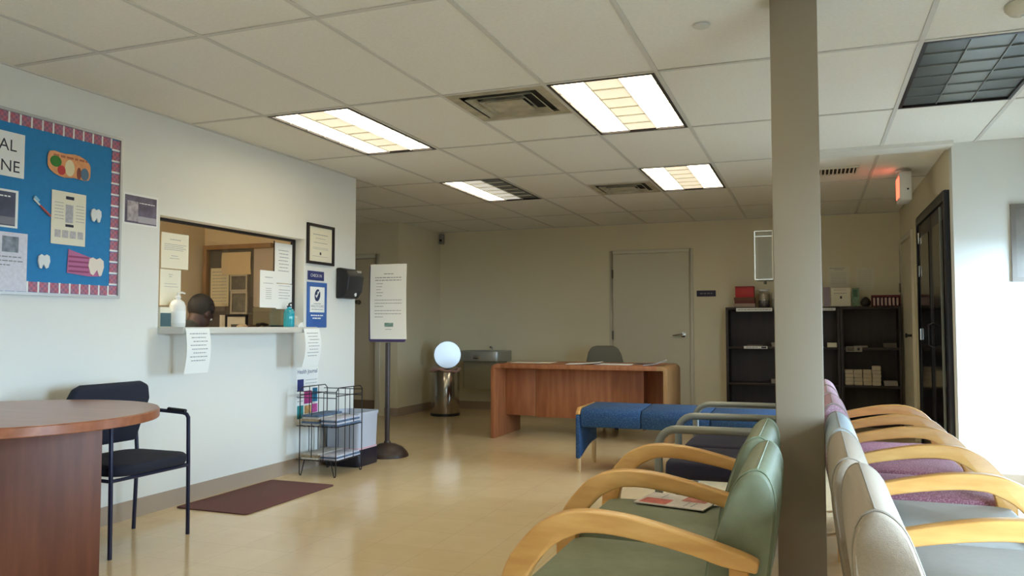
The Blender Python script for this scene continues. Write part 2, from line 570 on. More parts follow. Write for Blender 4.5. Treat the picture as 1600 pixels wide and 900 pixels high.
for i in range(-7, 9):
    for k in range(-5, 7):
        x0, x1, y0, y1 = colx(i), colx(i + 1), rowy(k), rowy(k + 1)
        parts = []
        if y0 < EY < y1 and x1 > RX + 0.01:
            pass
        if (i, k) in FIX:
            continue
        if (i, k) in VENT:
            ym = (y0 + y1) / 2
            parts = [(x0, x1, ym, y1)] if VENT[(i, k)] == 0 else [(x0, x1, y0, ym)]
        else:
            parts = [(x0, x1, y0, y1)]
        for (a, b, c, d) in parts:
            a, b, c, d = max(a, -7.2), min(b, WX), max(c, BY), min(d, FW)
            if b - a < 0.03 or d - c < 0.03:
                continue
            # clip to the L shaped plan
            if b <= LW + 0.04:
                c = max(c, 6.03)
                d = min(d, 8.8) if b < -4.9 else d
            elif a < LW - 0.01 and d < 6.03:
                a = LW
            if a >= RX - 0.01:
                d = min(d, EY)
            if a < RX < b and c > EY - 0.6:
                b = RX
            if b - a < 0.03 or d - c < 0.03:
                continue
            if zone_ok(a, b, c, d):
                g = 0.006
                tile(a + g, b - g, c + g, d - g)
tee_cache = {}
def tee(x0, x1, y0, y1):
    key = (round(x1 - x0, 3), round(y1 - y0, 3))
    if key not in tee_cache:
        w, d = key
        o = MB().box(-w / 2, w / 2, -d / 2, d / 2, 0, 0.004).build('grid_tee', M_TEE, ceil, smooth=False)
        tee_cache[key] = o
    else:
        o = tee_cache[key].copy()
        COL.objects.link(o)
    o.location = ((x0 + x1) / 2, (y0 + y1) / 2, CZ - 0.0015)
for i in range(-6, 9):
    x = colx(i)
    if x <= LW + 0.02:
        tee(x - 0.012, x + 0.012, 6.04, 8.79 if x < -4.9 else FW)
    elif x < RX:
        tee(x - 0.012, x + 0.012, BY, FW)
    elif x < WX:
        tee(x - 0.012, x + 0.012, BY, EY)
for k in range(-4, 7):
    y = rowy(k)
    xa = LW if y < 6.03 else (-7.19 if y < 8.8 else -4.84)
    xb = WX if y < EY else RX
    if BY < y < FW:
        tee(xa, xb, y - 0.012, y + 0.012)
tee(colx(2), colx(3), rowy(1) + 0.598, rowy(1) + 0.622)
tee(colx(2), colx(3), rowy(3) + 0.598, rowy(3) + 0.622)
# wall angle along the ceiling edge
struct(rbox(LW, LW + 0.018, BY, 6.03, CZ - 0.004, CZ + 0.02).build('trim_1', M_TEE, smooth=False), 'ceiling edge trim on the left wall')
struct(rbox(0.07, RX, 6.28, 6.50, CZ - 0.022, CZ + 0.004).build('trim_2', M_WALL, smooth=False), 'painted header strip across the ceiling by the entry')
struct(rbox(-4.85, RX, FW - 0.018, FW, CZ - 0.004, CZ + 0.02).build('trim_3', M_TEE, smooth=False), 'ceiling edge trim on the far wall')

# baseboards
BH = 0.105
struct(rbox(LW, LW + 0.008, BY, 6.03, 0, BH).build('baseboard_left', M_BASE, smooth=False), 'taupe vinyl baseboard on the left wall')
struct(MB().box(-4.85, -2.44, FW - 0.008, FW, 0, BH).box(-1.36, RX, FW - 0.008, FW, 0, BH).build('baseboard_far', M_BASE, smooth=False), 'taupe vinyl baseboard on the far wall')
struct(rbox(-4.85, -4.842, 8.80, FW - 0.01, 0, BH).build('baseboard_alcove', M_BASE, smooth=False), 'taupe vinyl baseboard by the fountain')
struct(rbox(-5.03, -4.85, 8.792, 8.80, 0, BH).build('baseboard_corridor', M_BASE, smooth=False), 'taupe vinyl baseboard at the corridor corner')
struct(rbox(RX, WX, EY - 0.008, EY, 0, BH).build('baseboard_entry', M_BASE, smooth=False), 'vinyl baseboard on the bright wall')

# ------------------------------------------------------------------ doors
# far beige door
d1 = struct(rbox(-2.385, -1.425, FW - 0.012, FW - 0.002, 0.008, 2.042).build('door_1', M_DOOR, smooth=False), 'flush beige door in the far wall behind the desk')
MB().box(-2.435, -2.392, FW - 0.022, FW - 0.001, 0, 2.09).box(-1.418, -1.375, FW - 0.022, FW - 0.001, 0, 2.09).box(-2.392, -1.418, FW - 0.022, FW - 0.001, 2.049, 2.09).build('door_frame', M_TRIM, d1, bevel=0.003)
for z in (1.79, 1.01, 0.22):
    MB().lathe([(0.011, -0.055), (0.011, 0.055)], 10, (-2.39, FW - 0.03, z)).build('hinge', M_HINGE, d1)
hd = MB().lathe([(0.032, 0), (0.032, -0.012), (0.014, -0.014), (0.014, -0.05)], 16, (-1.50, FW - 0.012, 1.018), 'y')
hd.tube([(-1.50, FW - 0.055, 1.018), (-1.54, FW - 0.058, 1.018), (-1.60, FW - 0.055, 1.012), (-1.625, FW - 0.05, 1.01)], [0.012, 0.013, 0.011, 0.009], 8)
hd.build('lever_handle', M_CHROME, d1)
# corridor door
d2 = struct(rbox(-6.0, -5.175, 8.83, 8.87, 0.008, 1.985).build('door_2', mat('corridor_door_paint', C(206, 192, 164), 0.5), smooth=False), 'beige corridor door with a brown kick plate')
MB().box(-5.17, -5.10, 8.785, 8.90, 0, 2.04).box(-6.05, -6.003, 8.785, 8.90, 0, 2.04).box(-6.003, -5.17, 8.785, 8.90, 1.99, 2.04).build('door_frame', M_TRIM, d2, bevel=0.003)
MB().box(-5.98, -5.19, 8.824, 8.83, 0.02, 0.19).build('kick_plate', mat('brown_kick_plate', C(128, 104, 84), 0.5), d2)
MB().lathe([(0.03, 0), (0.03, -0.008), (0.012, -0.01), (0.012, -0.03), (0.026, -0.04), (0.026, -0.06), (0.012, -0.068)], 14, (-5.43, 8.83, 1.43), 'y').build('door_knob', M_HINGE, d2)
# black double door in the right wall
YA, YB = 6.52, 8.24
d3 = struct(MB().box(RX - 0.035, RX + 0.002, YA, YA + 0.07, 0, 2.12).box(RX - 0.035, RX + 0.002, YB - 0.07, YB, 0, 2.12).box(RX - 0.035, RX + 0.002, YA + 0.07, YB - 0.07, 2.05, 2.12).build('door_3', M_DKDOOR, bevel=0.004), 'black framed double door in the short right wall')
for (a, b) in ((YA + 0.075, 7.36), (7.37, YB - 0.075)):
    lf = MB().box(RX - 0.02, RX - 0.002, a, b, 0.01, 2.045).build('door_leaf', M_DKDOOR, d3, bevel=0.003)
    MB().box(RX - 0.026, RX - 0.02, a + 0.12, b - 0.12, 0.25, 1.92).build('glass_panel', mat('dark_glass', C(10, 14, 22), 0.12), lf, smooth=False)
MB().box(RX - 0.034, RX - 0.02, 6.79, 6.82, 0.1, 2.03).build('edge_strip', M_GREYMETAL, d3)
MB().tube([(RX - 0.02, 7.30, 0.95), (RX - 0.06, 7.30, 0.97), (RX - 0.06, 7.30, 1.13), (RX - 0.02, 7.30, 1.15)], 0.009, 8).build('pull_handle', M_BLACK, d3)
for z in (1.92, 1.62, 1.05):
    MB().lathe([(0.012, -0.05), (0.012, 0.05)], 8, (RX - 0.03, 8.06, z)).build('hinge', M_CHROME, d3)
# beige door beyond it
d4 = struct(rbox(RX - 0.012, RX - 0.002, 8.78, 9.78, 0.008, 2.03).build('door_4', M_DOOR, smooth=False), 'beige door at the far end of the right wall')
MB().box(RX - 0.03, RX - 0.001, 8.72, 8.773, 0, 2.08).box(RX - 0.03, RX - 0.001, 9.787, 9.84, 0, 2.08).box(RX - 0.03, RX - 0.001, 8.773, 9.787, 2.037, 2.08).build('door_frame', M_TRIM, d4, bevel=0.003)
for z in (1.55, 1.0, 0.25):
    MB().lathe([(0.011, -0.05), (0.011, 0.05)], 8, (RX - 0.034, 9.79, z)).build('hinge', M_HINGE, d4)
MB().lathe([(0.03, 0), (0.03, -0.01), (0.012, -0.012), (0.012, -0.05), (0.022, -0.055), (0.022, -0.07)], 12, (RX - 0.012, 8.86, 1.03), 'x').build('door_knob', M_BLACK, d4)

# ------------------------------------------------------------------ ceiling lights
def fixture(i, k, state, label):
    x0, x1, y0, y1 = colx(i) + 0.013, colx(i + 1) - 0.013, rowy(k) + 0.013, rowy(k + 1) - 0.013
    t = thing('ceiling_light', label, 'ceiling light', ((x0 + x1) / 2, (y0 + y1) / 2, CZ), 0, 'recessed ceiling lights')
    hx, hy = (x1 - x0) / 2, (y1 - y0) / 2
    z0 = -0.004
    fr = MB().box(-hx, -hx + 0.018, -hy, hy, z0, 0.012).box(hx - 0.018, hx, -hy, hy, z0, 0.012)
    fr.box(-hx + 0.018, hx - 0.018, -hy, -hy + 0.018, z0, 0.012).box(-hx + 0.018, hx - 0.018, hy - 0.018, hy, z0, 0.012)
    fr.build('frame', M_DKFRAME, t, smooth=False)
    ix, iy = hx - 0.018, hy - 0.018
    MB().box(-hx, hx, -hy, hy, 0.05, 0.06).build('housing', M_LOUV, t, smooth=False)
    w3 = 2 * ix / 3
    ms = {'on': (M_LAMP, M_LAMPD, M_LAMP), 'half': (M_LAMP, M_LAMPM, M_LAMPOFF2), 'off': (M_LAMPOFF2, M_LAMPOFF, M_LAMPOFF2)}[state]
    for c in range(3):
        a = -ix + c * w3
        MB().box(a, a + w3, -iy, iy, 0.010, 0.016).build('lamp_panel', ms[c], t, smooth=False)
    lm = M_LOUVG if state == 'off' else M_LOUV
    for c in (1, 2):
        a = -ix + c * w3
        MB().box(a - 0.0025, a + 0.0025, -iy, iy, 0.002, 0.0098).build('louver_blade', M_LAMPOFF if state == 'off' else lm, t, smooth=False)
    first = None
    for r in range(1, 6):
        y = -iy + 2 * iy * r / 6
        if first is None:
            first = MB().box(-ix, ix, -0.0025, 0.0025, 0.002, 0.0096).build('cross_blade', lm, t, smooth=False)
            o = first
        else:
            o = first.copy()
            COL.objects.link(o)
        o.location = (0, y, 0)
    return t
fixture(0, 1, 'on', 'large lit ceiling light above the reception window')
fixture(3, 1, 'on', 'large lit ceiling light beside the near ceiling vent')
fixture(0, 3, 'half', 'ceiling light with one tube lit and a dark right strip')
fixture(3, 3, 'on', 'smaller far lit ceiling light above the desk and door')
fixture(3, -1, 'on', 'added unseen lit ceiling light above the nearest green chair')  # out of view, added to light the near chairs
fixture(3, -3, 'on', 'added unseen lit ceiling light behind the seats')  # another unseen fixture, added behind the camera to light the near chairs
fixture(6, 1, 'off', 'unlit dark grey ceiling light right of the pillar')

def vent(i, k, far, label):
    y0 = rowy(k) + (0.61 if far else 0)
    cx, cy = (colx(i) + colx(i + 1)) / 2, y0 + 0.305
    t = thing('ceiling_vent', label, 'ceiling vent', (cx, cy, CZ), 0, 'square ceiling air vents')
    dusty = mat('dusty_white_metal', C(172, 164, 142), 0.7, var=0.25, vscale=9)
    dark = mat('vent_dark', C(34, 30, 24), 0.9)
    h = 0.293
    MB().box(-h, h, -h, h, 0.03, 0.05).build('backing', dark, t, smooth=False)
    def ring(a, b, za, zb):
        vs, fs = [], []
        for (q, z) in ((a, za), (b, zb), (b, zb + 0.004), (a, za + 0.004)):
            vs += [(-q, -q, z), (q, -q, z), (q, q, z), (-q, q, z)]
        for r in range(4):
            for j in range(4):
                fs.append((r * 4 + j, r * 4 + (j + 1) % 4, ((r + 1) % 4) * 4 + (j + 1) % 4, ((r + 1) % 4) * 4 + j))
        return MB().add(vs, fs)
    ring(h, 0.235, -0.002, -0.002).build('flange', dusty, t, smooth=False)
    ring(0.205, 0.172, -0.012, 0.014).build('deflector', dusty, t, smooth=False)
    ring(0.142, 0.118, -0.014, 0.012).build('deflector', dusty, t, smooth=False)
    MB().box(-0.112, 0.112, -0.112, 0.112, -0.010, -0.006).build('centre_plate', dusty, t, smooth=False)
    return t
vent(2, 1, False, 'dusty square ceiling vent between the two near lights')
vent(2, 3, True, 'small far ceiling vent beside the far lit light')
# linear grille near the exit
t = thing('return_grille', 'narrow slatted air grille in the ceiling just right of the pillar', 'air grille', (0.12, 7.16, CZ))
MB().box(-0.24, 0.24, -0.14, 0.14, -0.002, 0.0).build('backing', mat('vent_dark', C(34, 30, 24), 0.9), t, smooth=False)
MB().box(-0.26, 0.26, -0.16, -0.14, -0.012, 0.0).box(-0.26, 0.26, 0.14, 0.16, -0.012, 0.0).box(-0.26, -0.24, -0.14, 0.14, -0.012, 0).box(0.24, 0.26, -0.14, 0.14, -0.012, 0).build('frame', M_LOUV, t, smooth=False)
for j in range(15):
    x = -0.22 + j * 0.0315
    MB().box(x - 0.005, x + 0.005, -0.14, 0.14, -0.011, -0.003).build('slat', M_LOUV, t, smooth=False)

# exit sign, smoke detector, sprinkler cover, camera
t = thing('exit_sign', 'white exit sign glowing red, hung from the ceiling by the black door', 'exit sign', (0.735, 7.35, CZ))
MB().lathe([(0.06, 0), (0.06, -0.02), (0.03, -0.03)], 16).build('canopy', M_WHITE, t)
MB().prism(round_poly(-0.15, 0.15, -0.27, -0.03, 0.03), -0.045, 0.045, 'x').build('housing', M_WHITE, t, bevel=0.006)
MB().prism(round_poly(-0.12, 0.12, -0.235, -0.065, 0.01), -0.049, -0.0455, 'x').build('lit_face', mat('exit_red', C(230, 60, 40), 0.5, emit=(1, 0.10, 0.05, 1), estr=3.0), t)
MB().lathe([(0.008, 0), (0.008, -0.003)], 8, (0.015, -0.1505, -0.18), 'y').build('test_button', M_BLACK, t)
t = thing('smoke_detector', 'round smoke detector on the ceiling at the top right', 'smoke detector', (0.832, 3.70, CZ))
MB().lathe([(0.075, 0), (0.075, -0.018), (0.06, -0.035), (0.03, -0.045)], 24).build('body', mat('aged_plastic', C(206, 200, 182), 0.5), t)
MB().lathe([(0.02, -0.045), (0.018, -0.052)], 12).build('sensor_cap', M_WHITE, t)
tag(MB().lathe([(0.038, 0), (0.036, -0.006), (0.012, -0.009)], 20, (-0.43, 3.47, CZ)).build('sprinkler_cover', M_TEE), 'small round sprinkler cover in the ceiling tile left of the pillar', 'sprinkler')
t = thing('security_camera', 'tiny grey security camera high in the far left corner', 'camera', (-4.80, 9.94, 2.36))
MB().box(-0.03, 0.03, -0.03, 0.03, -0.10, 0.04).build('body', mat('grey_plastic', C(140, 140, 134), 0.5), t, bevel=0.008)
MB().lathe([(0.018, 0), (0.016, -0.012)], 12, (0, -0.03, -0.05), 'y').build('lens', M_BLACK, t)

# ------------------------------------------------------------------ reception window
w6 = MB().box(LW - 0.115, LW - 0.085, OY0, OY0 + 0.02, OZ0 + 0.04, OZ1).box(LW - 0.115, LW - 0.085, OY1 - 0.022, OY1, OZ0 + 0.04, OZ1)
w6.box(LW - 0.115, LW - 0.085, OY0 + 0.02, OY1 - 0.022, OZ1 - 0.018, OZ1)
w6 = struct(w6.build('window_3', M_DKFRAME, smooth=False), 'dark framed reception window in the left wall')
MB().box(LW - 0.103, LW - 0.098, OY0 + 0.02, 4.52, OZ0 + 0.045, OZ1 - 0.02).build('pane', M_GLASS, w6, smooth=False)
MB().box(LW - 0.111, LW - 0.106, 4.48, OY1 - 0.022, OZ0 + 0.045, OZ1 - 0.02).build('pane', M_GLASS, w6, smooth=False)
MB().box(LW - 0.106, LW - 0.104, 5.035, 5.045, OZ0 + 0.36, OZ1 - 0.03).build('pane_edge', M_DKFRAME, w6, smooth=False)
SILL_Z = 1.116
sl = MB().prism([(LW - 0.30, OY0), (LW + 0.20, OY0), (LW + 0.20, 5.18), (LW + 0.001, 5.18), (LW + 0.001, OY1), (LW - 0.30, OY1)], OZ0, SILL_Z, 'z').build('counter_shelf', mat('grey_laminate', C(206, 204, 196), 0.35), bevel=0.004)
tag(sl, 'pale grey laminate counter shelf in the reception window', 'counter')

def left_sheet(name, label, cat, y0, y1, z0, z1, x=LW + 0.001, **kw):
    return sheet(name, label, cat, frame_L((x, (y0 + y1) / 2, (z0 + z1) / 2)), y1 - y0, z1 - z0, **kw)
def far_sheet(name, label, cat, x0, x1, z0, z1, y=FW - 0.001, **kw):
    return sheet(name, label, cat, frame_F(((x0 + x1) / 2, y, (z0 + z1) / 2)), x1 - x0, z1 - z0, **kw)
GX = LW - 0.0975
body9 = [(0.82, 0.025, 0.3, 0.7)] + [(0.68 - 0.05 * j, 0.02, 0.1, 0.9 - 0.1 * (j % 2)) for j in range(4)] + [(0.36, 0.02, 0.35, 0.6), (0.29, 0.02, 0.3, 0.65)]
left_sheet('notice', 'white notice taped at the upper left of the reception glass', 'notice', 3.905, 4.138, 1.492, 1.72, x=GX, m=M_PAPERW, lines=body9, group='notices on the reception glass')
left_sheet('notice', 'white notice on the reception glass behind the pump bottle', 'notice', 3.90, 4.075, 1.255, 1.485, x=GX, m=M_PAPERW, lines=[(0.86, 0.02, 0.4, 0.6), (0.8, 0.02, 0.42, 0.55), (0.6, 0.015, 0.2, 0.8), (0.52, 0.015, 0.2, 0.85)], group='notices on the reception glass')
left_sheet('notice', 'tall white notice at the upper right of the reception glass', 'notice', 5.04, 5.255, 1.455, 1.765, x=GX, lines=[(0.82 - 0.085 * j, 0.024, 0.2 + 0.03 * (j % 3), 0.8 - 0.05 * (j % 2)) for j in range(7)], group='notices on the reception glass')
left_sheet('notice', 'white notice on the reception glass, lower and furthest left of the right hand three', 'notice', 4.867, 5.06, 1.262, 1.542, x=GX + 0.0015, lines=[(0.82, 0.025, 0.3, 0.75)] + [(0.66, 0.02, 0.2, 0.8)] + [(0.52 - 0.055 * j, 0.018, 0.35, 0.7) for j in range(6)], group='notices on the reception glass')
left_sheet('notice', 'white notice on the reception glass above the teal bottle', 'notice', 5.062, 5.262, 1.255, 1.45, x=GX, lines=[(0.92, 0.02, 0.15, 0.85)] + [(0.76 - 0.11 * j, 0.03, 0.15, 0.85 - 0.1 * (j % 2)) for j in range(4)], group='notices on the reception glass')
SXF = LW + 0.2015
lines8 = [(0.88 - 0.085 * j, 0.026, 0.14 + 0.06 * (j % 3), 0.86 - 0.07 * (j % 2)) for j in range(8)]
left_sheet('hanging_notice', 'white notice hanging from the left end of the counter shelf', 'notice', 3.797, 4.000, 0.833, 1.109, x=SXF, lines=lines8, curl=0.022, group='notices hanging under the counter')
left_sheet('hanging_notice', 'curled white notice hanging at the right end of the counter shelf', 'notice', 4.983, 5.185, 0.820, 1.104, x=SXF, lines=lines8, curl=0.03, group='notices hanging under the counter')

def pump_bottle(label, y, x, r, h, m, pump_m, nozzle, lab=None):
    t = thing('pump_bottle', label, 'bottle', (x, y, SILL_Z), 0, 'pump bottles on the counter')
    MB().lathe([(r * 0.9, 0), (r, 0.006), (r, h * 0.62), (r * 0.8, h * 0.74), (r * 0.36, h * 0.82), (r * 0.36, h * 0.86)], 20).build('body', m, t)
    MB().lathe([(r * 0.42, h * 0.86), (r * 0.42, h * 0.91), (r * 0.16, h * 0.92), (r * 0.16, h * 1.0)], 14).build('pump_collar', pump_m, t)
    MB().tube([(0, 0, h), (0.01, nozzle * 0.5, h + 0.006), (0.012, nozzle, h)], 0.006, 8).build('nozzle', pump_m, t)
    if lab:
        MB().lathe([(r + 0.001, h * 0.12), (r + 0.001, h * 0.48)], 20).build('bottle_label', lab, t)
    return t
pump_bottle('large white pump bottle at the left end of the counter shelf', 3.98, LW - 0.03, 0.05, 0.215, M_WHITE, M_WHITE, 0.05, M_PAPER)
pump_bottle('teal liquid pump bottle with a black pump at the right of the counter', 5.155, LW - 0.045, 0.042, 0.18, mat('teal_liquid', C(30, 158, 178), 0.2, coat=0.5), M_BLACK, 0.035)
t = thing('tissue_box', 'small box with a dark teal front at the left end of the counter', 'box', (LW - 0.055, 3.868, SILL_Z))
MB().box(-0.04, 0.04, -0.045, 0.045, 0, 0.125).build('carton', M_PAPERW, t, bevel=0.003)
MB().box(0.04, 0.0415, -0.043, 0.043, 0.004, 0.088).build('printed_front', mat('dark_teal_print', C(62, 92, 98), 0.6), t, smooth=False)
t = thing('card_stack', 'small white stack of cards at the right end of the counter shelf', 'cards', (LW - 0.02, 5.235, SILL_Z))
MB().box(-0.03, 0.03, -0.035, 0.035, 0, 0.014).build('cards', M_PAPER, t, bevel=0.002)
MB().prism([(-0.032, 0.0145), (0.03, 0.0145), (0.02, 0.04), (-0.01, 0.03)], -0.03, 0.03, 'x').build('folded_card', M_PAPER, t)

# certificate, plaque, blue sign, towel dispenser, picture
def framed(name, label, mw, w, h, bar, fm, inner, lines=(), blocks=(), mat_w=0.0, depth=0.018, group=None, cat='framed picture'):
    t = thing(name, label, cat, mw=mw, group=group)
    f = MB().box(-w / 2, -w / 2 + bar, -h / 2, h / 2, 0, depth).box(w / 2 - bar, w / 2, -h / 2, h / 2, 0, depth)
    f.box(-w / 2 + bar, w / 2 - bar, -h / 2, -h / 2 + bar, 0, depth).box(-w / 2 + bar, w / 2 - bar, h / 2 - bar, h / 2, 0, depth)
    f.build('frame', fm, t, smooth=False)
    MB().box(-w / 2 + bar, w / 2 - bar, -h / 2 + bar, h / 2 - bar, 0.001, 0.004).build('mount', M_PAPERW if mat_w else inner, t, smooth=False)
    iw, ih = w - 2 * bar - 2 * mat_w, h - 2 * bar - 2 * mat_w
    o = sheet('print', None, None, None, iw, ih, m=inner, lines=lines, blocks=blocks, part_of=t)
    o.location = (0, 0, 0.0045)
    return t
framed('certificate', 'black framed certificate on the wall right of the reception window', frame_L((LW + 0.001, 5.49, 1.785)), 0.375, 0.325, 0.022, M_DKFRAME,
       M_PAPERW, [(0.86, 0.035, 0.12, 0.88), (0.72, 0.022, 0.25, 0.75), (0.56, 0.028, 0.15, 0.85), (0.38, 0.018, 0.1, 0.9), (0.33, 0.018, 0.1, 0.9), (0.06, 0.018, 0.1, 0.9)],
       [(0.46, 0.54, 0.12, 0.22, M_INKD, 'seal')], mat_w=0.03, cat='certificate')
t = tag(rbox(-0.11, 0.11, -0.037, 0.037, 0, 0.006).build('plaque', M_NAVY, bevel=0.002), 'small navy plaque with white lettering under the certificate', 'plaque')
t.matrix_world = frame_L((LW + 0.001, 5.435, 1.529))
text_mesh('lettering', 'CHECK IN', 0.034, M_PAPER, t, (0, 0, 0.0066))
t = tag(rbox(-0.137, 0.137, -0.182, 0.182, 0, 0.006).build('clinic_sign', M_BLUE, bevel=0.002), 'blue sign with a white logo panel under the navy plaque', 'sign')
t.matrix_world = frame_L((LW + 0.001, 5.452, 1.294))
MB().box(-0.10, 0.10, -0.06, 0.145, 0.006, 0.0075).build('logo_panel', M_PAPER, t, smooth=False)
def ellipse(cx, cy, a, b, n=20, rot=0.0):
    return [(cx + a * math.cos(2 * PI * i / n) * math.cos(rot) - b * math.sin(2 * PI * i / n) * math.sin(rot),
             cy + a * math.cos(2 * PI * i / n) * math.sin(rot) + b * math.sin(2 * PI * i / n) * math.cos(rot)) for i in range(n)]
MB().prism(ellipse(0, 0.078, 0.038, 0.05, 24, -0.3), 0.0076, 0.0084, 'z').build('logo_oval', mat('logo_navy', C(36, 52, 92), 0.6), t, smooth=False)
MB().prism([(-0.03, 0.075), (-0.012, 0.055), (0.034, 0.118), (0.022, 0.118), (-0.012, 0.075), (-0.02, 0.083)], 0.0085, 0.009, 'z').build('logo_tick', M_PAPER, t, smooth=False)
MB().prism(ellipse(0.006, 0.098, 0.009, 0.011, 12), 0.0085, 0.009, 'z').build('logo_dot', M_PAPER, t, smooth=False)
text_mesh('lettering', 'HEALTH CARE', 0.027, M_INK, t, (0, -0.012, 0.0082))
tb = MB()
words(tb, 0.010, 0.008, -0.05, 0.05, 0.0082)
words(tb, -0.036, 0.008, -0.08, 0.08, 0.0082)
tb.build('fine_print', M_INK, t, smooth=False)
tb = MB()
words(tb, -0.085, 0.013, -0.085, 0.085, 0.0066)
words(tb, -0.108, 0.013, -0.06, 0.06, 0.0066)
tb.build('white_print', M_PAPER, t, smooth=False)
t = thing('towel_dispenser', 'black wall dispenser beside the end of the reception wall', 'dispenser', mw=frame_L((LW + 0.001, 5.845, 1.48)))
MB().prism([(0, -0.125), (0.07, -0.12), (0.115, -0.06), (0.13, 0.06), (0.11, 0.115), (0.04, 0.135), (0, 0.135)], -0.12, 0.12, 'y').build('cover', M_BLACK, t, bevel=0.012, seg=3)
for ch in t.children:
    ch.data.transform(Matrix(((0, 1, 0, 0), (0, 0, 1, 0), (1, 0, 0, 0), (0, 0, 0, 1))))
MB().prism(ellipse(0.03, -0.085, 0.013, 0.02, 12), 0.095, 0.104, 'z').build('push_label', M_PAPER, t)
MB().box(0.03, 0.10, 0.095, 0.118, 0.09, 0.118).build('glint_block', M_CHROME, t, bevel=0.006)  # white glint on the cover, built as a chrome block
left_sheet('photo_print', 'dark photo print in a white border left of the reception window', 'poster', 3.505, 3.772, 1.72, 1.908, m=M_PAPER,
           blocks=[(0.05, 0.95, 0.06, 0.93, mat('dusk_photo', C(92, 84, 104), 0.5, var=0.5, vscale=14), 'photo'), (0.12, 0.42, 0.12, 0.75, mat('pale_photo', C(168, 158, 164), 0.5, var=0.4, vscale=30), 'photo_figure'), (0.42, 0.95, 0.1, 0.3, mat('photo_strip', C(170, 166, 176), 0.5), 'photo_strip')],
           lines=[(0.72, 0.035, 0.45, 0.9)], ink=M_PAPER)
left_sheet('poster', 'colourful journal poster on the wall above the wire rack', 'poster', 5.19, 5.485, 0.376, 0.80, m=M_PAPER,
           blocks=[(0.06, 0.34, 0.56, 0.78, M_NAVY, 'photo'), (0.36, 0.70, 0.32, 0.56, mat('magenta_print', C(178, 56, 124), 0.6, var=0.2), 'photo'), (0.74, 0.97, 0.34, 0.6, mat('teal_blue_print', C(30, 110, 150), 0.6, var=0.3), 'photo'),
                   (0.06, 0.33, 0.06, 0.3, mat('green_teal_print', C(30, 130, 132), 0.6, var=0.3), 'photo'), (0.38, 0.68, 0.14, 0.29, mat('amber_print', C(198, 150, 92), 0.6, var=0.4), 'photo'), (0.71, 0.97, 0.14, 0.3, mat('pink_print', C(196, 84, 156), 0.6, var=0.2), 'photo')],
           lines=[(0.76, 0.014, 0.4, 0.95), (0.70, 0.014, 0.4, 0.95), (0.5, 0.02, 0.06, 0.3), (0.44, 0.02, 0.06, 0.3), (0.38, 0.02, 0.06, 0.3)])
ps = bpy.data.objects['poster']
text_mesh('title', 'Health Journal', 0.046, M_NAVY, ps, (0, 0.177, 0.0022))

# ------------------------------------------------------------------ bulletin board
t = thing('bulletin_board', 'blue bulletin board with a plaid border on the left wall', 'bulletin board', mw=frame_L((LW + 0.001, 2.86, 1.745)))
hw, hh = 0.622, 0.465
fb = MB().box(-hw, -hw + 0.015, -hh, hh, 0, 0.02).box(hw - 0.015, hw, -hh, hh, 0, 0.02).box(-hw + 0.015, hw - 0.015, -hh, -hh + 0.015, 0, 0.02).box(-hw + 0.015, hw - 0.015, hh - 0.015, hh, 0, 0.02)
fb.build('aluminium_frame', mat('pale_aluminium', C(190, 190, 188), 0.4, metal=0.3), t, smooth=False)
MB().box(-hw + 0.015, hw - 0.015, -hh + 0.015, hh - 0.015, 0.001, 0.008).build('blue_backing', mat('blue_paper', C(42, 128, 184), 0.85, var=0.04, vscale=40), t, smooth=False)
bw, pitch = 0.056, 0.062
bme = rbox(-0.025, 0.025, -0.026, 0.026, 0.0, 0.002)
MBD = None
def border(x, y, rot):
    global MBD
    if MBD is None:
        o = bme.build('border_square', M_PLAID, t, smooth=False)
        MBD = o
        wm = rbox(0.0255, 0.0355, -0.028, 0.028, 0.0, 0.0024).build('white_stripe', M_PAPER, o, smooth=False)
        o['w'] = 1
    else:
        o = MBD.copy()
        COL.objects.link(o)
        c = MBD.children[0].copy()
        COL.objects.link(c)
        c.parent = o
    o.location = (x, y, 0.0085)
    o.rotation_euler = (0, 0, rot)
nx = int((2 * hw - 0.05) / pitch)
for j in range(nx):
    x = hw - 0.045 - 0.062 - j * pitch
    if x > -hw + 0.08:
        border(x, hh - 0.043, 0)
        border(x, -hh + 0.043, 0)
ny = 14
for j in range(ny):
    y = hh - 0.046 - j * (2 * hh - 0.092) / (ny - 1)
    border(hw - 0.043, y, -PI / 2)
    border(-hw + 0.043, y, -PI / 2)
if 'w' in MBD:
    del MBD['w']
BXF = LW + 0.0128
def board_sheet(name, label, cat, y0, y1, z0, z1, **kw):
    return left_sheet(name, label, cat, y0, y1, z0, z1, x=BXF, **kw)
s = board_sheet('title_sheet', 'white sheet with large black capitals at the top left of the bulletin board', 'sheet', 2.43, 2.872, 1.868, 2.092)
text_mesh('lettering', 'AL', 0.083, M_INKD, s, (0.085 + 0.045, 0.042, 0.002), 'CENTER')
text_mesh('lettering', 'NE', 0.083, M_INKD, s, (0.09 + 0.055, -0.062, 0.002), 'CENTER')
board_sheet('dark_flyer', 'dark photo flyer at the left edge of the bulletin board', 'flyer', 2.56, 2.845, 1.612, 1.802,
            blocks=[(0.03, 0.95, 0.05, 0.94, mat('slate_photo', C(72, 76, 96), 0.6, var=0.3, vscale=10), 'photo'), (0.03, 0.95, 0.08, 0.28, mat('slate_strip', C(120, 120, 130), 0.6), 'photo_strip')], lines=[(0.82, 0.05, 0.35, 0.85)], ink=M_PAPER)
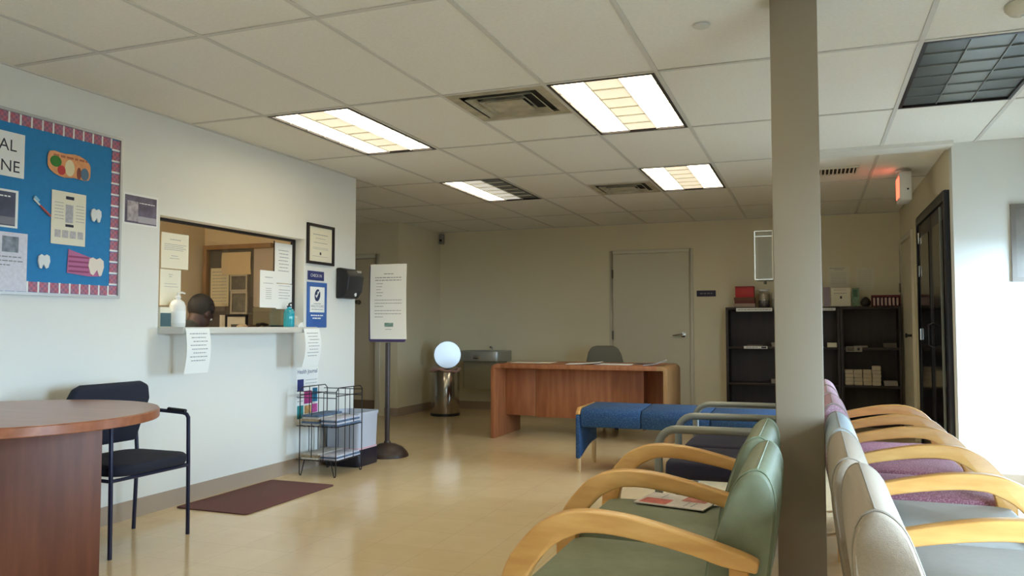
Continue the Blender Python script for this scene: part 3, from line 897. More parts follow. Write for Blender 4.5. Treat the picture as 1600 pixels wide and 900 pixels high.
board_sheet('info_sheet', 'grey white info sheet with a photo at the bottom left of the bulletin board', 'sheet', 2.60, 2.902, 1.297, 1.59, m=mat('pale_lilac_paper', C(214, 212, 222), 0.8, var=0.08, vscale=60),
            blocks=[(0.55, 0.84, 0.66, 0.93, mat('grey_photo', C(130, 138, 150), 0.6, var=0.4, vscale=30), 'photo')], lines=[(0.58, 0.03, 0.3, 0.9), (0.51, 0.03, 0.2, 0.95), (0.44, 0.03, 0.25, 0.7), (0.3, 0.02, 0.2, 0.5)])
board_sheet('chart_sheet', 'cream chart sheet in the middle of the bulletin board', 'sheet', 3.033, 3.244, 1.557, 1.842, m=M_PAPERW,
            blocks=[(0.4, 0.64, 0.86, 0.92, M_INKD, 'heading'), (0.4, 0.62, 0.42, 0.76, mat('pale_grey_print', C(176, 174, 178), 0.8, var=0.2, vscale=60), 'figure'), (0.4, 0.64, 0.34, 0.39, M_INKD, 'heading')]
            + [(0.1 + 0.22 * q, 0.27 + 0.22 * q, 0.13, 0.27, mat('pale_grey_print2', C(188, 184, 184), 0.8, var=0.15, vscale=60), 'figure') for q in range(4)],
            lines=[(0.78 - 0.06 * j, 0.014, 0.08, 0.34) for j in range(6)] + [(0.76 - 0.06 * j, 0.014, 0.7, 0.94) for j in range(6)])
# cut-outs on the board
def cutout(name, label, cat, poly, c, m, th=0.002):
    o = MB().prism(poly, 0, th, 'z').build(name, m)
    o.matrix_world = frame_L((BXF, c[0], c[1]))
    return tag(o, label, cat)
blob = []
for i in range(28):
    a = 2 * PI * i / 28
    rr = 1 / max((abs(math.cos(a)) ** 4 + abs(math.sin(a)) ** 4) ** 0.25, 0.01)
    blob.append((0.132 * rr * math.cos(a), 0.064 * rr * math.sin(a) + 0.006 * math.cos(5 * a) - 0.05 * (0.132 * rr * math.cos(a))))
o = cutout('food_cutout', 'orange healthy food cut-out at the top right of the bulletin board', 'cut-out', blob, (3.135, 1.985), mat('orange_card', C(226, 160, 110), 0.8, var=0.12, vscale=30))
MB().prism(ellipse(-0.085, 0.01, 0.034, 0.03, 16), 0.002, 0.003, 'z').build('broccoli', mat('broccoli_green', C(60, 128, 56), 0.8), o)
MB().prism(ellipse(-0.05, -0.032, 0.024, 0.026, 14), 0.002, 0.0034, 'z').build('tomato', mat('tomato_red', C(196, 66, 66), 0.8), o)
MB().prism(ellipse(0.0, -0.012, 0.03, 0.045, 16), 0.002, 0.003, 'z').build('bottle', mat('cream_card', C(228, 216, 178), 0.8), o)
MB().prism(ellipse(0.058, -0.032, 0.014, 0.034, 14), 0.002, 0.003, 'z').build('carton', mat('brown_card', C(140, 80, 70), 0.8), o)
MB().prism(ellipse(0.095, -0.03, 0.026, 0.034, 14), 0.002, 0.003, 'z').build('jug', mat('slate_card', C(90, 122, 150), 0.8), o)
tb = MB()
words(tb, 0.043, 0.016, -0.10, 0.11, 0.0028)
tb.build('lettering', mat('brown_ink', C(180, 110, 80), 0.8), o, smooth=False)
tooth = [(-0.03, 0.03), (-0.015, 0.038), (0, 0.03), (0.016, 0.038), (0.032, 0.026), (0.034, 0.0), (0.024, -0.034), (0.014, -0.038), (0.004, -0.012), (-0.012, -0.036), (-0.024, -0.03), (-0.034, 0.002)]
M_TOOTH = mat('white_cotton', C(226, 228, 226), 0.9, bump=0.6, bscale=90)
cutout('tooth_cutout', 'white tooth cut-out right of the cream chart on the board', 'cut-out', tooth, (3.308, 1.738), M_TOOTH, 0.008)
cutout('tooth_cutout', 'white tooth cut-out near the bottom middle of the board', 'cut-out', [(-x, y) for x, y in tooth], (2.995, 1.457), M_TOOTH, 0.008)
o = cutout('tooth_card', 'pink striped card with a white tooth at the bottom right of the board', 'cut-out', [(-0.118, -0.05), (0.02, -0.062), (0.1, -0.058), (0.118, 0.0), (0.1, 0.035), (0.02, 0.045), (-0.112, 0.078)], (3.253, 1.458), mat('pink_card', C(184, 110, 150), 0.8))
for q in range(4):
    MB().box(-0.11, 0.018, -0.044 + 0.026 * q, -0.034 + 0.026 * q, 0.002, 0.0026).build('stripe', mat('dark_pink_stripe', C(146, 72, 108), 0.8), o, smooth=False)
MB().prism([(x * 1.5 + 0.065, y * 1.35 - 0.006) for x, y in tooth], 0.002, 0.005, 'z').build('tooth', mat('cream_tooth', C(232, 220, 206), 0.8), o)
o = thing('toothbrush', 'small red handled toothbrush pinned left of the cream chart', 'toothbrush', mw=frame_L((BXF, 2.97, 1.742)) @ Matrix.Rotation(R(-38), 4, 'Z'))
MB().tube([(-0.01, 0, 0.005), (0.03, 0, 0.005), (0.07, 0, 0.005)], [0.004, 0.006, 0.0055], 8).build('handle', mat('red_plastic', C(196, 90, 84), 0.5), o)
MB().box(-0.055, -0.01, -0.004, 0.004, 0.002, 0.008).build('neck', M_WHITE, o, bevel=0.002)
MB().box(-0.06, -0.028, 0.004, 0.018, 0.001, 0.009).build('bristles', mat('pale_blue_bristle', C(150, 196, 220), 0.8), o)
for (y, z) in ((2.985, 1.592), (2.99, 1.30 + 0.045), (2.93, 1.90 - 0.06)):
    pass

# ------------------------------------------------------------------ office behind the glass
t = thing('pin_board', 'wood framed dark pin board on the office end wall behind the glass', 'pin board', mw=frame_F((-4.87, 5.884, 1.48)))
brw = wood('office_wood', C(128, 96, 62), C(146, 112, 76), 0.5, (10, 3, 20))
MB().box(-0.385, 0.37, 0.345, 0.385, 0, 0.05).build('top_rail', brw, t, bevel=0.003)
MB().box(-0.385, -0.345, -0.75, 0.345, 0, 0.05).build('side_rail', brw, t, bevel=0.003)
MB().box(-0.335, 0.16, -0.75, 0.345, 0, 0.012).build('felt', mat('grey_felt', C(86, 80, 72), 0.95), t, smooth=False)
MB().box(0.16, 0.37, -0.18, 0.345, 0, 0.012).build('pale_panel', mat('pale_panel', C(176, 164, 150), 0.8), t, smooth=False)
MB().box(0.16, 0.60, -0.75, -0.185, 0, 0.012).build('green_panel', mat('grey_green_panel', C(132, 128, 106), 0.8), t, smooth=False)
PBY = 5.871
far_sheet('wall_calendar', 'tall printed calendar on the office pin board', 'calendar', -5.19, -4.985, 1.305, 1.655, y=PBY, m=mat('dull_cream', C(206, 196, 162), 0.8), lines=[(0.9 - 0.085 * j, 0.03, 0.1, 0.9) for j in range(10)])
far_sheet('hanging_page', 'blank tan page hanging at the top of the office pin board', 'page', -5.06, -4.735, 1.592, 1.795, y=PBY - 0.004, m=mat('tan_page', C(200, 180, 142), 0.8), curl=0.01)
framed('framed_photo', 'upper small framed photo on the office pin board', frame_F((-4.863, PBY, 1.515)), 0.19, 0.15, 0.014, mat('grey_wood_frame', C(176, 168, 150), 0.5), mat('grey_photo2', C(96, 92, 84), 0.5, var=0.4, vscale=30), group='framed photos in the office')
framed('framed_photo', 'lower small framed photo on the office pin board', frame_F((-4.857, PBY, 1.335)), 0.19, 0.205, 0.018, mat('grey_wood_frame', C(176, 168, 150), 0.5), mat('grey_photo3', C(108, 106, 96), 0.5, var=0.3, vscale=20), group='framed photos in the office')
framed('framed_photo', 'black framed photo just above the counter behind the glass', frame_F((-4.885, PBY, 1.14)), 0.24, 0.17, 0.016, M_BLACK, M_PAPERW, blocks=[(0.2, 0.9, 0.1, 0.5, mat('grey_photo2', C(96, 92, 84), 0.5), 'photo')], group='framed photos in the office')
far_sheet('note_page', 'white page on the office wall beside the head of the seated person', 'page', -5.08, -5.02, 1.06, 1.225, y=PBY, m=M_PAPERW)
# desk in the office
t = thing('office_desk', 'dark office desk behind the reception glass', 'desk', (-4.60, 5.41, 0))
MB().box(-0.66, 0.66, -0.44, 0.44, 0.71, 0.745).build('desk_top', brw, t, bevel=0.004)
for sx in (-0.62, 0.62):
    MB().box(sx - 0.02, sx + 0.02, -0.40, 0.40, 0, 0.71).build('side_panel', brw, t)
t = thing('hutch_shelf', 'raised shelf behind the counter with small things on it', 'shelf', (-4.52, 5.55, 0.745))
MB().box(-0.55, 0.55, -0.13, 0.13, 0.33, 0.352).build('shelf_board', brw, t, bevel=0.003)
for sx in (-0.53, 0.53):
    MB().box(sx - 0.015, sx + 0.015, -0.12, 0.12, 0, 0.33).build('upright', brw, t)
t = thing('shell_dish', 'small pale shell ornament behind the counter', 'ornament', (-4.52, 5.50, 1.097))
MB().lathe([(0.03, 0), (0.05, 0.012), (0.045, 0.03), (0.02, 0.045)], 12).build('shell', mat('shell', C(206, 186, 158), 0.6, var=0.2, vscale=30), t)
MB().lathe([(0.035, 0), (0.042, 0.02), (0.03, 0.036)], 12, (0.09, 0.02, 0)).build('dark_bowl', mat('dark_wood_bowl', C(70, 52, 42), 0.5), t)
t = thing('desk_phone', 'dark phone lying behind the counter', 'phone', (-4.25, 5.50, 1.097))
MB().prism([(-0.09, 0), (0.09, 0), (0.09, 0.035), (-0.09, 0.012)], -0.09, 0.09, 'y').build('base', M_BLACK, t, bevel=0.006)
MB().tube([(-0.075, -0.05, 0.03), (-0.07, 0, 0.045), (-0.075, 0.07, 0.03)], [0.02, 0.013, 0.02], 8).build('handset', M_BLACK, t)
# ceiling lamp added out of view to brighten the office
t = thing('added_office_light', 'added unseen ceiling lamp in the office behind the glass', 'ceiling light', (-4.55, 3.3, 2.43))
MB().box(-0.3, 0.3, -0.3, 0.3, -0.03, 0).build('housing', M_WHITE, t, bevel=0.004)
MB().box(-0.27, 0.27, -0.27, 0.27, -0.034, -0.03).build('diffuser', mat('added_office_lamp', C(255, 246, 226), 0.5, emit=(1.0, 0.89, 0.70, 1), estr=40.0), t, smooth=False)

# ---- seated person
def caps_mesh(name, caps, m, parent, voxel, smooth_it=4):
    bm = bmesh.new()
    for (a, b, ra, rb) in caps:
        a, b = Vector(a), Vector(b)
        d = b - a
        L = d.length
        if L < 1e-5:
            bmesh.ops.create_uvsphere(bm, u_segments=20, v_segments=14, radius=ra, matrix=Matrix.Translation(a))
            continue
        q = d.to_track_quat('Z', 'Y').to_matrix().to_4x4()
        bmesh.ops.create_cone(bm, cap_ends=True, segments=20, radius1=ra, radius2=rb, depth=L, matrix=Matrix.Translation((a + b) / 2) @ q)
        for (p, r) in ((a, ra), (b, rb)):
            bmesh.ops.create_uvsphere(bm, u_segments=20, v_segments=12, radius=r, matrix=Matrix.Translation(p))
    me = bpy.data.meshes.new(name)
    bm.to_mesh(me)
    bm.free()
    o = link(name, me, m, parent)
    md = o.modifiers.new('remesh', 'REMESH')
    md.mode = 'VOXEL'
    md.voxel_size = voxel
    md.use_smooth_shade = True
    sm = o.modifiers.new('smooth', 'SMOOTH')
    sm.factor = 0.5
    sm.iterations = smooth_it
    return o
def ell(bm, c, r, rot=None):
    mt = Matrix.Translation(c) @ (rot or Matrix()) @ Matrix.Diagonal((r[0], r[1], r[2], 1))
    bmesh.ops.create_uvsphere(bm, u_segments=28, v_segments=18, radius=1.0, matrix=mt)
M_SKIN = mat('dark_brown_skin', C(66, 44, 38), 0.55)
M_HAIR = mat('black_hair', C(18, 14, 16), 0.7, bump=0.6, bscale=300)
M_SHIRT = mat('charcoal_shirt', C(44, 46, 44), 0.9)
M_TROUS = mat('dark_trousers', C(36, 38, 48), 0.9)
# local frame: person faces +y, origin on the floor under the hips
pt = thing('person', 'person in a dark shirt seated behind the glass, head bent down', 'person', (-4.24, 4.45, 0))
sh = 1.02
caps = [((0, 0.10, 1.03), (0, 0.155, 1.12), 0.055, 0.052)]
for sx in (-1, 1):
    caps += [((sx * 0.2, 0.06, 0.99), (sx * 0.23, 0.17, 0.80), 0.05, 0.042), ((sx * 0.23, 0.17, 0.80), (sx * 0.16, 0.42, 0.80), 0.042, 0.028),
             ((sx * 0.16, 0.42, 0.80), (sx * 0.155, 0.49, 0.785), 0.026, 0.03)]
    hx, hy, hz = sx * 0.153, 0.50, 0.785
    for j, (off, ln) in enumerate(((-0.03, 0.062), (-0.01, 0.075), (0.01, 0.07), (0.028, 0.055))):
        caps += [((hx + off, hy, hz), (hx + off * 1.15, hy + ln * 0.55, hz - 0.004), 0.0115, 0.0095), ((hx + off * 1.15, hy + ln * 0.55, hz - 0.004), (hx + off * 1.2, hy + ln, hz - 0.018), 0.0095, 0.008)]
    caps += [((hx - sx * 0.025, hy - 0.03, hz - 0.002), (hx - sx * 0.05, hy + 0.005, hz - 0.008), 0.012, 0.0105), ((hx - sx * 0.05, hy + 0.005, hz - 0.008), (hx - sx * 0.052, hy + 0.03, hz - 0.014), 0.0105, 0.009)]
    caps += [((sx * 0.09, 0.0, 0.53), (sx * 0.11, 0.42, 0.52), 0.075, 0.055), ((sx * 0.11, 0.42, 0.52), (sx * 0.11, 0.40, 0.12), 0.055, 0.04)]
caps += [((0, 0, 0.56), (0, 0.03, 0.95), 0.11, 0.12), ((-0.14, 0.05, 0.98), (0.14, 0.05, 0.98), 0.06, 0.06)]
body = caps_mesh('body', caps, M_SKIN, pt, 0.0075)
# head sculpted into the same body mesh (bent forward and down)
HC = Vector((0.0, 0.245, 1.215))
TILT = Matrix.Rotation(R(-34), 4, 'X')
bm = bmesh.new()
bm.from_mesh(body.data)
def hp(x, y, z):
    return HC + (TILT @ Vector((x, y, z)))
ell(bm, hp(0, -0.01, 0.03), (0.078, 0.102, 0.098), TILT)
ell(bm, hp(0, 0.022, -0.04), (0.062, 0.078, 0.085), TILT)
ell(bm, hp(0, 0.055, -0.098), (0.034, 0.034, 0.026), TILT)
ell(bm, hp(0, 0.10, -0.028), (0.015, 0.022, 0.018), TILT)
ell(bm, hp(0, 0.094, -0.005), (0.010, 0.014, 0.034), TILT)
ell(bm, hp(0, 0.090, -0.066), (0.024, 0.014, 0.008), TILT)
ell(bm, hp(0, 0.088, -0.078), (0.021, 0.013, 0.008), TILT)
ell(bm, hp(0, 0.076, 0.024), (0.058, 0.02, 0.012), TILT)
for sx in (-1, 1):
    ell(bm, hp(sx * 0.078, -0.005, -0.01), (0.010, 0.022, 0.032), TILT)
q = TILT
m4 = Matrix.Translation((HC + Vector((0, 0.155, 1.11))) / 2)
bmesh.ops.create_cone(bm, cap_ends=True, segments=18, radius1=0.056, radius2=0.054, depth=0.14, matrix=Matrix.Translation((0, 0.17, 1.13)) @ Matrix.Rotation(R(-30), 4, 'X'))
bm.to_mesh(body.data)
bm.free()
for sx in (-1, 1):
    bm = bmesh.new()
    ell(bm, hp(sx * 0.031, 0.082, 0.004), (0.013, 0.010, 0.009), TILT)
    me = bpy.data.meshes.new('eye')
    bm.to_mesh(me)
    bm.free()
    link('eye', me, mat('eye_white', C(210, 204, 196), 0.3), pt)
bm = bmesh.new()
ell(bm, hp(0, -0.022, 0.042), (0.087, 0.106, 0.102), TILT)
geom = bm.verts[:] + bm.edges[:] + bm.faces[:]
n = (TILT @ Vector((0, 0.62, -0.78))).normalized()
bmesh.ops.bisect_plane(bm, geom=geom, plane_co=hp(0, 0.05, 0.035), plane_no=n, clear_outer=True)
me = bpy.data.meshes.new('hair')
bm.to_mesh(me)
bm.free()
me.shade_smooth()
link('hair', me, M_HAIR, pt)
sc = [((0, 0, 0.58), (0, 0.03, 0.95), 0.135, 0.14), ((-0.15, 0.05, 0.98), (0.15, 0.05, 0.98), 0.078, 0.078), ((0, 0.06, 1.0), (0, 0.125, 1.10), 0.092, 0.072), ((-0.09, 0.05, 1.02), (0.09, 0.05, 1.02), 0.07, 0.07)]
for sx in (-1, 1):
    sc += [((sx * 0.2, 0.06, 0.99), (sx * 0.23, 0.17, 0.80), 0.066, 0.056), ((sx * 0.23, 0.17, 0.80), (sx * 0.175, 0.37, 0.80), 0.056, 0.042)]
caps_mesh('shirt', sc, M_SHIRT, pt, 0.012)
tc_ = []
for sx in (-1, 1):
    tc_ += [((sx * 0.09, 0.0, 0.55), (sx * 0.11, 0.42, 0.53), 0.092, 0.068), ((sx * 0.11, 0.42, 0.53), (sx * 0.11, 0.40, 0.10), 0.068, 0.055)]
caps_mesh('trousers', tc_, M_TROUS, pt, 0.012)
for sx in (-1, 1):
    MB().prism(round_poly(-0.045, 0.045, -0.08, 0.18, 0.035), 0.0, 0.07, 'z').build('shoe', M_BLACK, pt, bevel=0.015).location = (sx * 0.11, 0.40, 0.0)
# stool under the person
t = thing('office_stool', 'dark swivel chair under the person behind the glass', 'chair', (-4.24, 4.42, 0))
MB().prism(round_poly(-0.22, 0.22, -0.22, 0.2, 0.08), 0.39, 0.455, 'z').build('seat', M_BLACKF, t, bevel=0.02)
MB().lathe([(0.03, 0.06), (0.03, 0.39)], 12).build('gas_post', M_BLACK, t)
for j in range(5):
    a = 2 * PI * j / 5 + 0.3
    MB().tube([(0, 0, 0.09), (0.24 * math.cos(a), 0.24 * math.sin(a), 0.05)], [0.025, 0.015], 8).build('base_leg', M_BLACK, t)
    MB().lathe([(0.025, -0.015), (0.025, 0.015)], 12, (0.24 * math.cos(a), 0.24 * math.sin(a), 0.0255), 'y').build('castor', M_BLACK, t)
MB().prism(round_poly(-0.2, 0.2, 0.6, 0.9, 0.06), -0.27, -0.22, 'y').build('backrest', M_BLACKF, t, bevel=0.02)
MB().tube([(0, -0.1, 0.38), (0, -0.26, 0.42), (0, -0.27, 0.65)], 0.018, 8).build('back_post', M_BLACK, t)

# ------------------------------------------------------------------ round table and black chair on the left
t = thing('round_table', 'round cherry wood table with a slab base at the left', 'table', (-3.155, 2.37, 0))
TR = 0.592
MB().lathe([(TR - 0.003, 0.722), (TR, 0.725), (TR, 0.757), (TR - 0.003, 0.7605)], 64).build('edge_band', M_TABLE, t)
MB().lathe([(TR - 0.004, 0.7608), (TR - 0.004, 0.7622)], 64).build('table_top', M_TTOP, t)
ang = math.atan2(0.8, 0.6)
pn = MB().box(-0.365, 0.365, -0.02, 0.02, 0, 0.722).build('slab_panel', M_TPANEL, t, bevel=0.003)
pn.rotation_euler = (0, 0, ang)
pn = MB().box(-0.02, 0.02, 0.02, 0.30, 0, 0.722).build('brace_panel', M_TPANEL, t, bevel=0.003)
pn.rotation_euler = (0, 0, ang)

t = thing('guest_chair', 'black fabric guest chair with thin metal arms beside the round table', 'chair', (-3.38, 3.2, 0))
# local: front = +x, width along y
for sy in (-1, 1):
    y = 0.255 * sy
    MB().tube([(0.20, y, 0.0), (0.195, y, 0.40), (0.19, y, 0.625), (0.178, y, 0.643), (0.15, y, 0.65), (-0.16, y, 0.665), (-0.185, y * 0.97, 0.66)], 0.0105, 8).build('leg', M_CHFRAME, t)
    MB().tube([(-0.165, y * 0.94, 0.0), (-0.15, y * 0.94, 0.40), (-0.17, y * 0.94, 0.62), (-0.195, y * 0.94, 0.72)], 0.0105, 8).build('leg', M_CHFRAME, t)
    MB().tube([(0.05, y, 0.666), (0.17, y, 0.659)], 0.0112, 8).build('arm_pad', M_BLACK, t)
    MB().tube([(0.195, y, 0.37), (-0.15, y * 0.94, 0.37)], 0.009, 8).build('seat_rail', M_CHFRAME, t)
MB().tube([(0.195, -0.255, 0.37), (0.195, 0.255, 0.37)], 0.009, 8).build('seat_rail', M_CHFRAME, t)
def cushion(name, m, parent, poly, z0, z1, puff=0.02, nz=8, axis='z'):
    """soft cushion: rounded polygon with domed top and bottom"""
    cx = sum(p[0] for p in poly) / len(poly)
    cy = sum(p[1] for p in poly) / len(poly)
    n = len(poly)
    vs, fs = [], []
    rings = []
    for k in range(nz + 1):
        a = PI * k / nz
        z = (z0 + z1) / 2 - (z1 - z0) / 2 * math.cos(a)
        sc_ = 1 - 0.10 * (1 - math.sin(a)) ** 1.5
        rings.append([(cx + (p[0] - cx) * sc_, cy + (p[1] - cy) * sc_, z) for p in poly])
    for rg in rings:
        vs += rg
    for k in range(nz):
        for j in range(n):
            fs.append((k * n + j, k * n + (j + 1) % n, (k + 1) * n + (j + 1) % n, (k + 1) * n + j))
    vs += [(cx, cy, z0 - puff * 0.3), (cx, cy, z1 + puff)]
    b0, b1 = len(vs) - 2, len(vs) - 1
    # intermediate ring for dome
    t0 = len(vs)
    vs += [(cx + (p[0] - cx) * 0.55, cy + (p[1] - cy) * 0.55, z1 + puff * 0.75) for p in poly]
    for j in range(n):
        fs.append((nz * n + j, nz * n + (j + 1) % n, t0 + (j + 1) % n, t0 + j))
        fs.append((t0 + j, t0 + (j + 1) % n, b1))
        fs.append(((j + 1) % n, j, b0))
    return MB().add(vs, fs).build(name, m, parent, angle=80)
seatp = [(0.25, y) for y in (-0.16, -0.08, 0, 0.08, 0.16)]
seatp = round_poly(-0.20, 0.245, -0.25, 0.25, 0.10, 6)
cushion('seat', M_BLACKF, t, seatp, 0.385, 0.445, 0.012)
bk = MB().prism([(-0.225, 0.0), (0.225, 0.0), (0.262, 0.24), (0.235, 0.315), (0.19, 0.335), (-0.19, 0.335), (-0.235, 0.315), (-0.262, 0.24)], -0.025, 0.025, 'y')
bk = bk.build('backrest', M_BLACKF, t, bevel=0.018, seg=3)
bk.rotation_euler = (R(14), 0, PI / 2)
bk.location = (-0.165, 0, 0.495)

# floor mat
t = tag(MB().prism(round_poly(-3.70, -3.165, 3.91, 4.85, 0.025), 0.0005, 0.009, 'z').build('floor_mat', M_MAT, bevel=0.003), 'dark maroon rubber floor mat beside the left wall', 'mat')

# ------------------------------------------------------------------ wire rack, papers and bin
rk = thing('wire_rack', 'black wire newspaper rack standing against the left wall', 'rack', (-3.475, 5.275, 0))
M_WIRE = mat('black_wire', C(40, 38, 44), 0.4, metal=0.3)
def wire(name, pts, r=0.004, closed=False):
    return MB().tube(pts, r, 6, closed).build(name, M_WIRE, rk)
xa, xb, ya, yb = -0.165, 0.155, -0.18, 0.18
for (x, y, sx) in ((xa, ya, 1), (xb, ya, -1), (xa, yb, 1), (xb, yb, -1)):
    wire('leg', [(x, y, 0.62), (x, y, 0.015), (x + 0.006 * sx, y, 0.003), (x + 0.014 * sx, y, 0.003), (x + 0.045 * sx, y, 0.118)])
# side loops along y (front and wall side) and along x
for x in (xa, xb):
    wire('side_hoop', [(x, ya, 0.6), (x, ya, 0.635), (x, ya + 0.03, 0.66), (x, yb - 0.03, 0.66), (x, yb, 0.635), (x, yb, 0.6)])
    for z in (0.60, 0.37, 0.118):
        wire('rail', [(x, ya, z), (x, yb, z)])
    for y in (-0.06, 0.06):
        wire('upright', [(x, y, 0.66), (x, y, 0.118)], 0.003)
for y in (ya, yb):
    for z in (0.63, 0.585, 0.37, 0.118):
        wire('rail', [(xa - 0.03, y, z), (xb, y, z)], 0.0035)
    for x in (-0.06, 0.045):
        wire('upright', [(x, y, 0.63), (x, y, 0.118)], 0.003)
for z in (0.366, 0.114):
    for x in [xa + 0.04 * j for j in range(1, 8)]:
        wire('shelf_wire', [(x, ya, z), (x, yb, z)], 0.0025)
def paper_stack(label, c, w, d, n, th, cols, rz=0.0):
    t = thing('newspaper_stack', label, 'newspapers', c, rz, 'newspapers in the wire rack')
    z = 0
    for j in range(n):
        o = rbox(-w / 2, w / 2, -d / 2, d / 2, 0, th * 0.95).build('newspaper', cols[j % len(cols)], t, bevel=0.003)
        o.location = (random.uniform(-0.004, 0.004), random.uniform(-0.006, 0.006), z)
        o.rotation_euler = (0, 0, random.uniform(-0.025, 0.025))
        z += th
    return t
M_NEWS = mat('newsprint', C(176, 172, 166), 0.9, var=0.25, vscale=40)
M_NEWS2 = mat('newsprint_tan', C(168, 148, 118), 0.9, var=0.35, vscale=25)
M_NEWS3 = mat('newsprint_blue', C(86, 106, 134), 0.9, var=0.4, vscale=25)
M_NEWS4 = mat('newsprint_lilac', C(190, 192, 206), 0.9, var=0.15, vscale=30)
paper_stack('folded tan and grey newspapers on the upper rack shelf', (-3.55, 5.26, 0.3745), 0.15, 0.33, 5, 0.016, [M_NEWS, M_NEWS3, M_NEWS2], 0.0)
paper_stack('blue grey newspapers at the front of the upper rack shelf', (-3.39, 5.27, 0.3745), 0.14, 0.33, 4, 0.014, [M_NEWS3, M_NEWS4], 0.0)
paper_stack('grey newspapers on the lower rack shelf by the wall', (-3.55, 5.26, 0.1225), 0.15, 0.33, 3, 0.015, [M_NEWS, M_NEWS2])
paper_stack('lilac newspapers at the front of the lower rack shelf', (-3.39, 5.27, 0.1225), 0.14, 0.33, 3, 0.013, [M_NEWS4, M_NEWS3])
bn = thing('storage_bin', 'white plastic bin on a black base behind the wire rack', 'bin', (-3.55, 5.675, 0))
MB().prism(round_poly(-0.165, 0.165, -0.16, 0.16, 0.04), 0.0, 0.135, 'z').build('black_base', mat('black_plastic', C(30, 28, 42), 0.4), bn, bevel=0.01)
tp = []
vs, fs = [], []
for (z, s_) in ((0.136, 0.95), (0.40, 1.0), (0.41, 1.04), (0.43, 1.04), (0.43, 0.97), (0.16, 0.90)):
    for p in round_poly(-0.165, 0.165, -0.16, 0.16, 0.04):
        vs.append((p[0] * s_, p[1] * s_, z))
n_ = len(round_poly(-0.165, 0.165, -0.16, 0.16, 0.04))
for k in range(5):
    for j in range(n_):
        fs.append((k * n_ + j, k * n_ + (j + 1) % n_, (k + 1) * n_ + (j + 1) % n_, (k + 1) * n_ + j))
fs.append(tuple(5 * n_ + j for j in range(n_)))
MB().add(vs, fs).build('white_tub', mat('translucent_white', C(190, 197, 212), 0.4), bn)
MB().prism(round_poly(-0.162, 0.162, -0.157, 0.157, 0.04), 0.1355, 0.15, 'z').build('pink_band', mat('pale_pink_band', C(214, 176, 190), 0.5), bn)

# ------------------------------------------------------------------ floor standing sign
sg = thing('sign_stand', 'floor sign on a dark brown pole with a round base by the reception corner', 'sign stand', (-3.47, 6.12, 0))
MB().lathe([(0.185, 0.0), (0.185, 0.012), (0.17, 0.04), (0.13, 0.078), (0.07, 0.105), (0.03, 0.115), (0.026, 0.13)], 36).build('base', M_BROWN, sg)
MB().lathe([(0.021, 0.11), (0.021, 0.98)], 14).build('pole', M_BROWN, sg)
fp = MB().prism(round_poly(-0.178, 0.168, 0.985, 1.66, 0.02), -0.012, 0.006, 'y').build('sign_panel', M_PURPLE, sg, bevel=0.004)
fp.rotation_euler = (0, 0, R(4))
s = sheet('sign_paper', None, None, None, 0.345, 0.655, m=M_PAPER, curl=0.012, part_of=sg,
          lines=[(0.87, 0.014, 0.38, 0.64)] + [(0.82, 0.015, 0.14, 0.86), (0.785, 0.015, 0.14, 0.86)] + [(0.74 - 0.04 * j, 0.011, 0.18, 0.36 - 0.03 * (j % 3)) for j in range(5)]
          + [(0.52 - 0.042 * j, 0.011, 0.13, 0.88 - 0.5 * (j == 2)) for j in range(3)] + [(0.38 - 0.042 * j, 0.011, 0.13, 0.86 - 0.5 * (j == 2)) for j in range(3)] + [(0.13, 0.01, 0.42, 0.6)],
          blocks=[(0.4, 0.64, 0.165, 0.235, mat('green_grey_print', C(120, 150, 140), 0.8, var=0.3, vscale=40), 'picture')])
s.matrix_parent_inverse = Matrix()
s.matrix_local = Matrix.Rotation(R(4), 4, 'Z') @ Matrix(((1, 0, 0, 0.010), (0, 0, -1, -0.0125), (0, 1, 0, 1.337), (0, 0, 0, 1)))

# ------------------------------------------------------------------ trash can and fountain
t = thing('trash_can', 'chrome trash can with its round lid flipped open beside the fountain', 'trash can', (-4.37, 9.17, 0))
MB().lathe([(0.175, 0.0), (0.18, 0.01), (0.18, 0.565), (0.172, 0.575), (0.16, 0.57), (0.16, 0.3)], 36).build('body', mat('shiny_steel', C(170, 164, 156), 0.16, metal=1.0), t)
MB().lathe([(0.188, 0.0), (0.188, 0.03)], 36).build('base_ring', M_BLACK, t)
ring = []
for j in range(40):
    a = 2 * PI * j / 40
    ring.append((0.186 * math.cos(a), 0.186 * math.sin(a), 0.572 + 0.012 * math.sin(3 * a) + 0.006 * math.sin(7 * a)))
MB().tube(ring, 0.016, 8, closed=True).build('bag_rim', mat('pink_bag', C(186, 150, 142), 0.4), t)
ld = MB().lathe([(0.172, 0.0), (0.172, 0.008), (0.16, 0.018)], 36, (0, 0, 0), 'y').build('lid', mat('lid_steel', C(222, 228, 236), 0.36, metal=1.0), t)
ld.data.transform(Matrix.Rotation(R(30.5), 4, 'Z') @ Matrix.Rotation(R(-2), 4, 'X'))
ld.location = (-0.05, 0.17, 0.755)
lr = MB().lathe([(0.177, 0.0), (0.177, 0.016)], 36, (0, 0.006, 0), 'y').build('lid_rim', M_BLACK, t)
lr.data.transform(Matrix.Rotation(R(30.5), 4, 'Z') @ Matrix.Rotation(R(-2), 4, 'X'))
lr.location = (-0.05, 0.17, 0.755)
t = thing('drinking_fountain', 'wall mounted steel drinking fountain on the far wall', 'drinking fountain', (-4.09, FW, 0))
MB().prism([(-0.31, 0), (0.31, 0), (0.31, -0.34), (0.27, -0.42), (0.18, -0.45), (-0.18, -0.45), (-0.27, -0.42), (-0.31, -0.34)], 0.665, 0.80, 'z').build('basin', M_STEEL, t, bevel=0.012, seg=3)
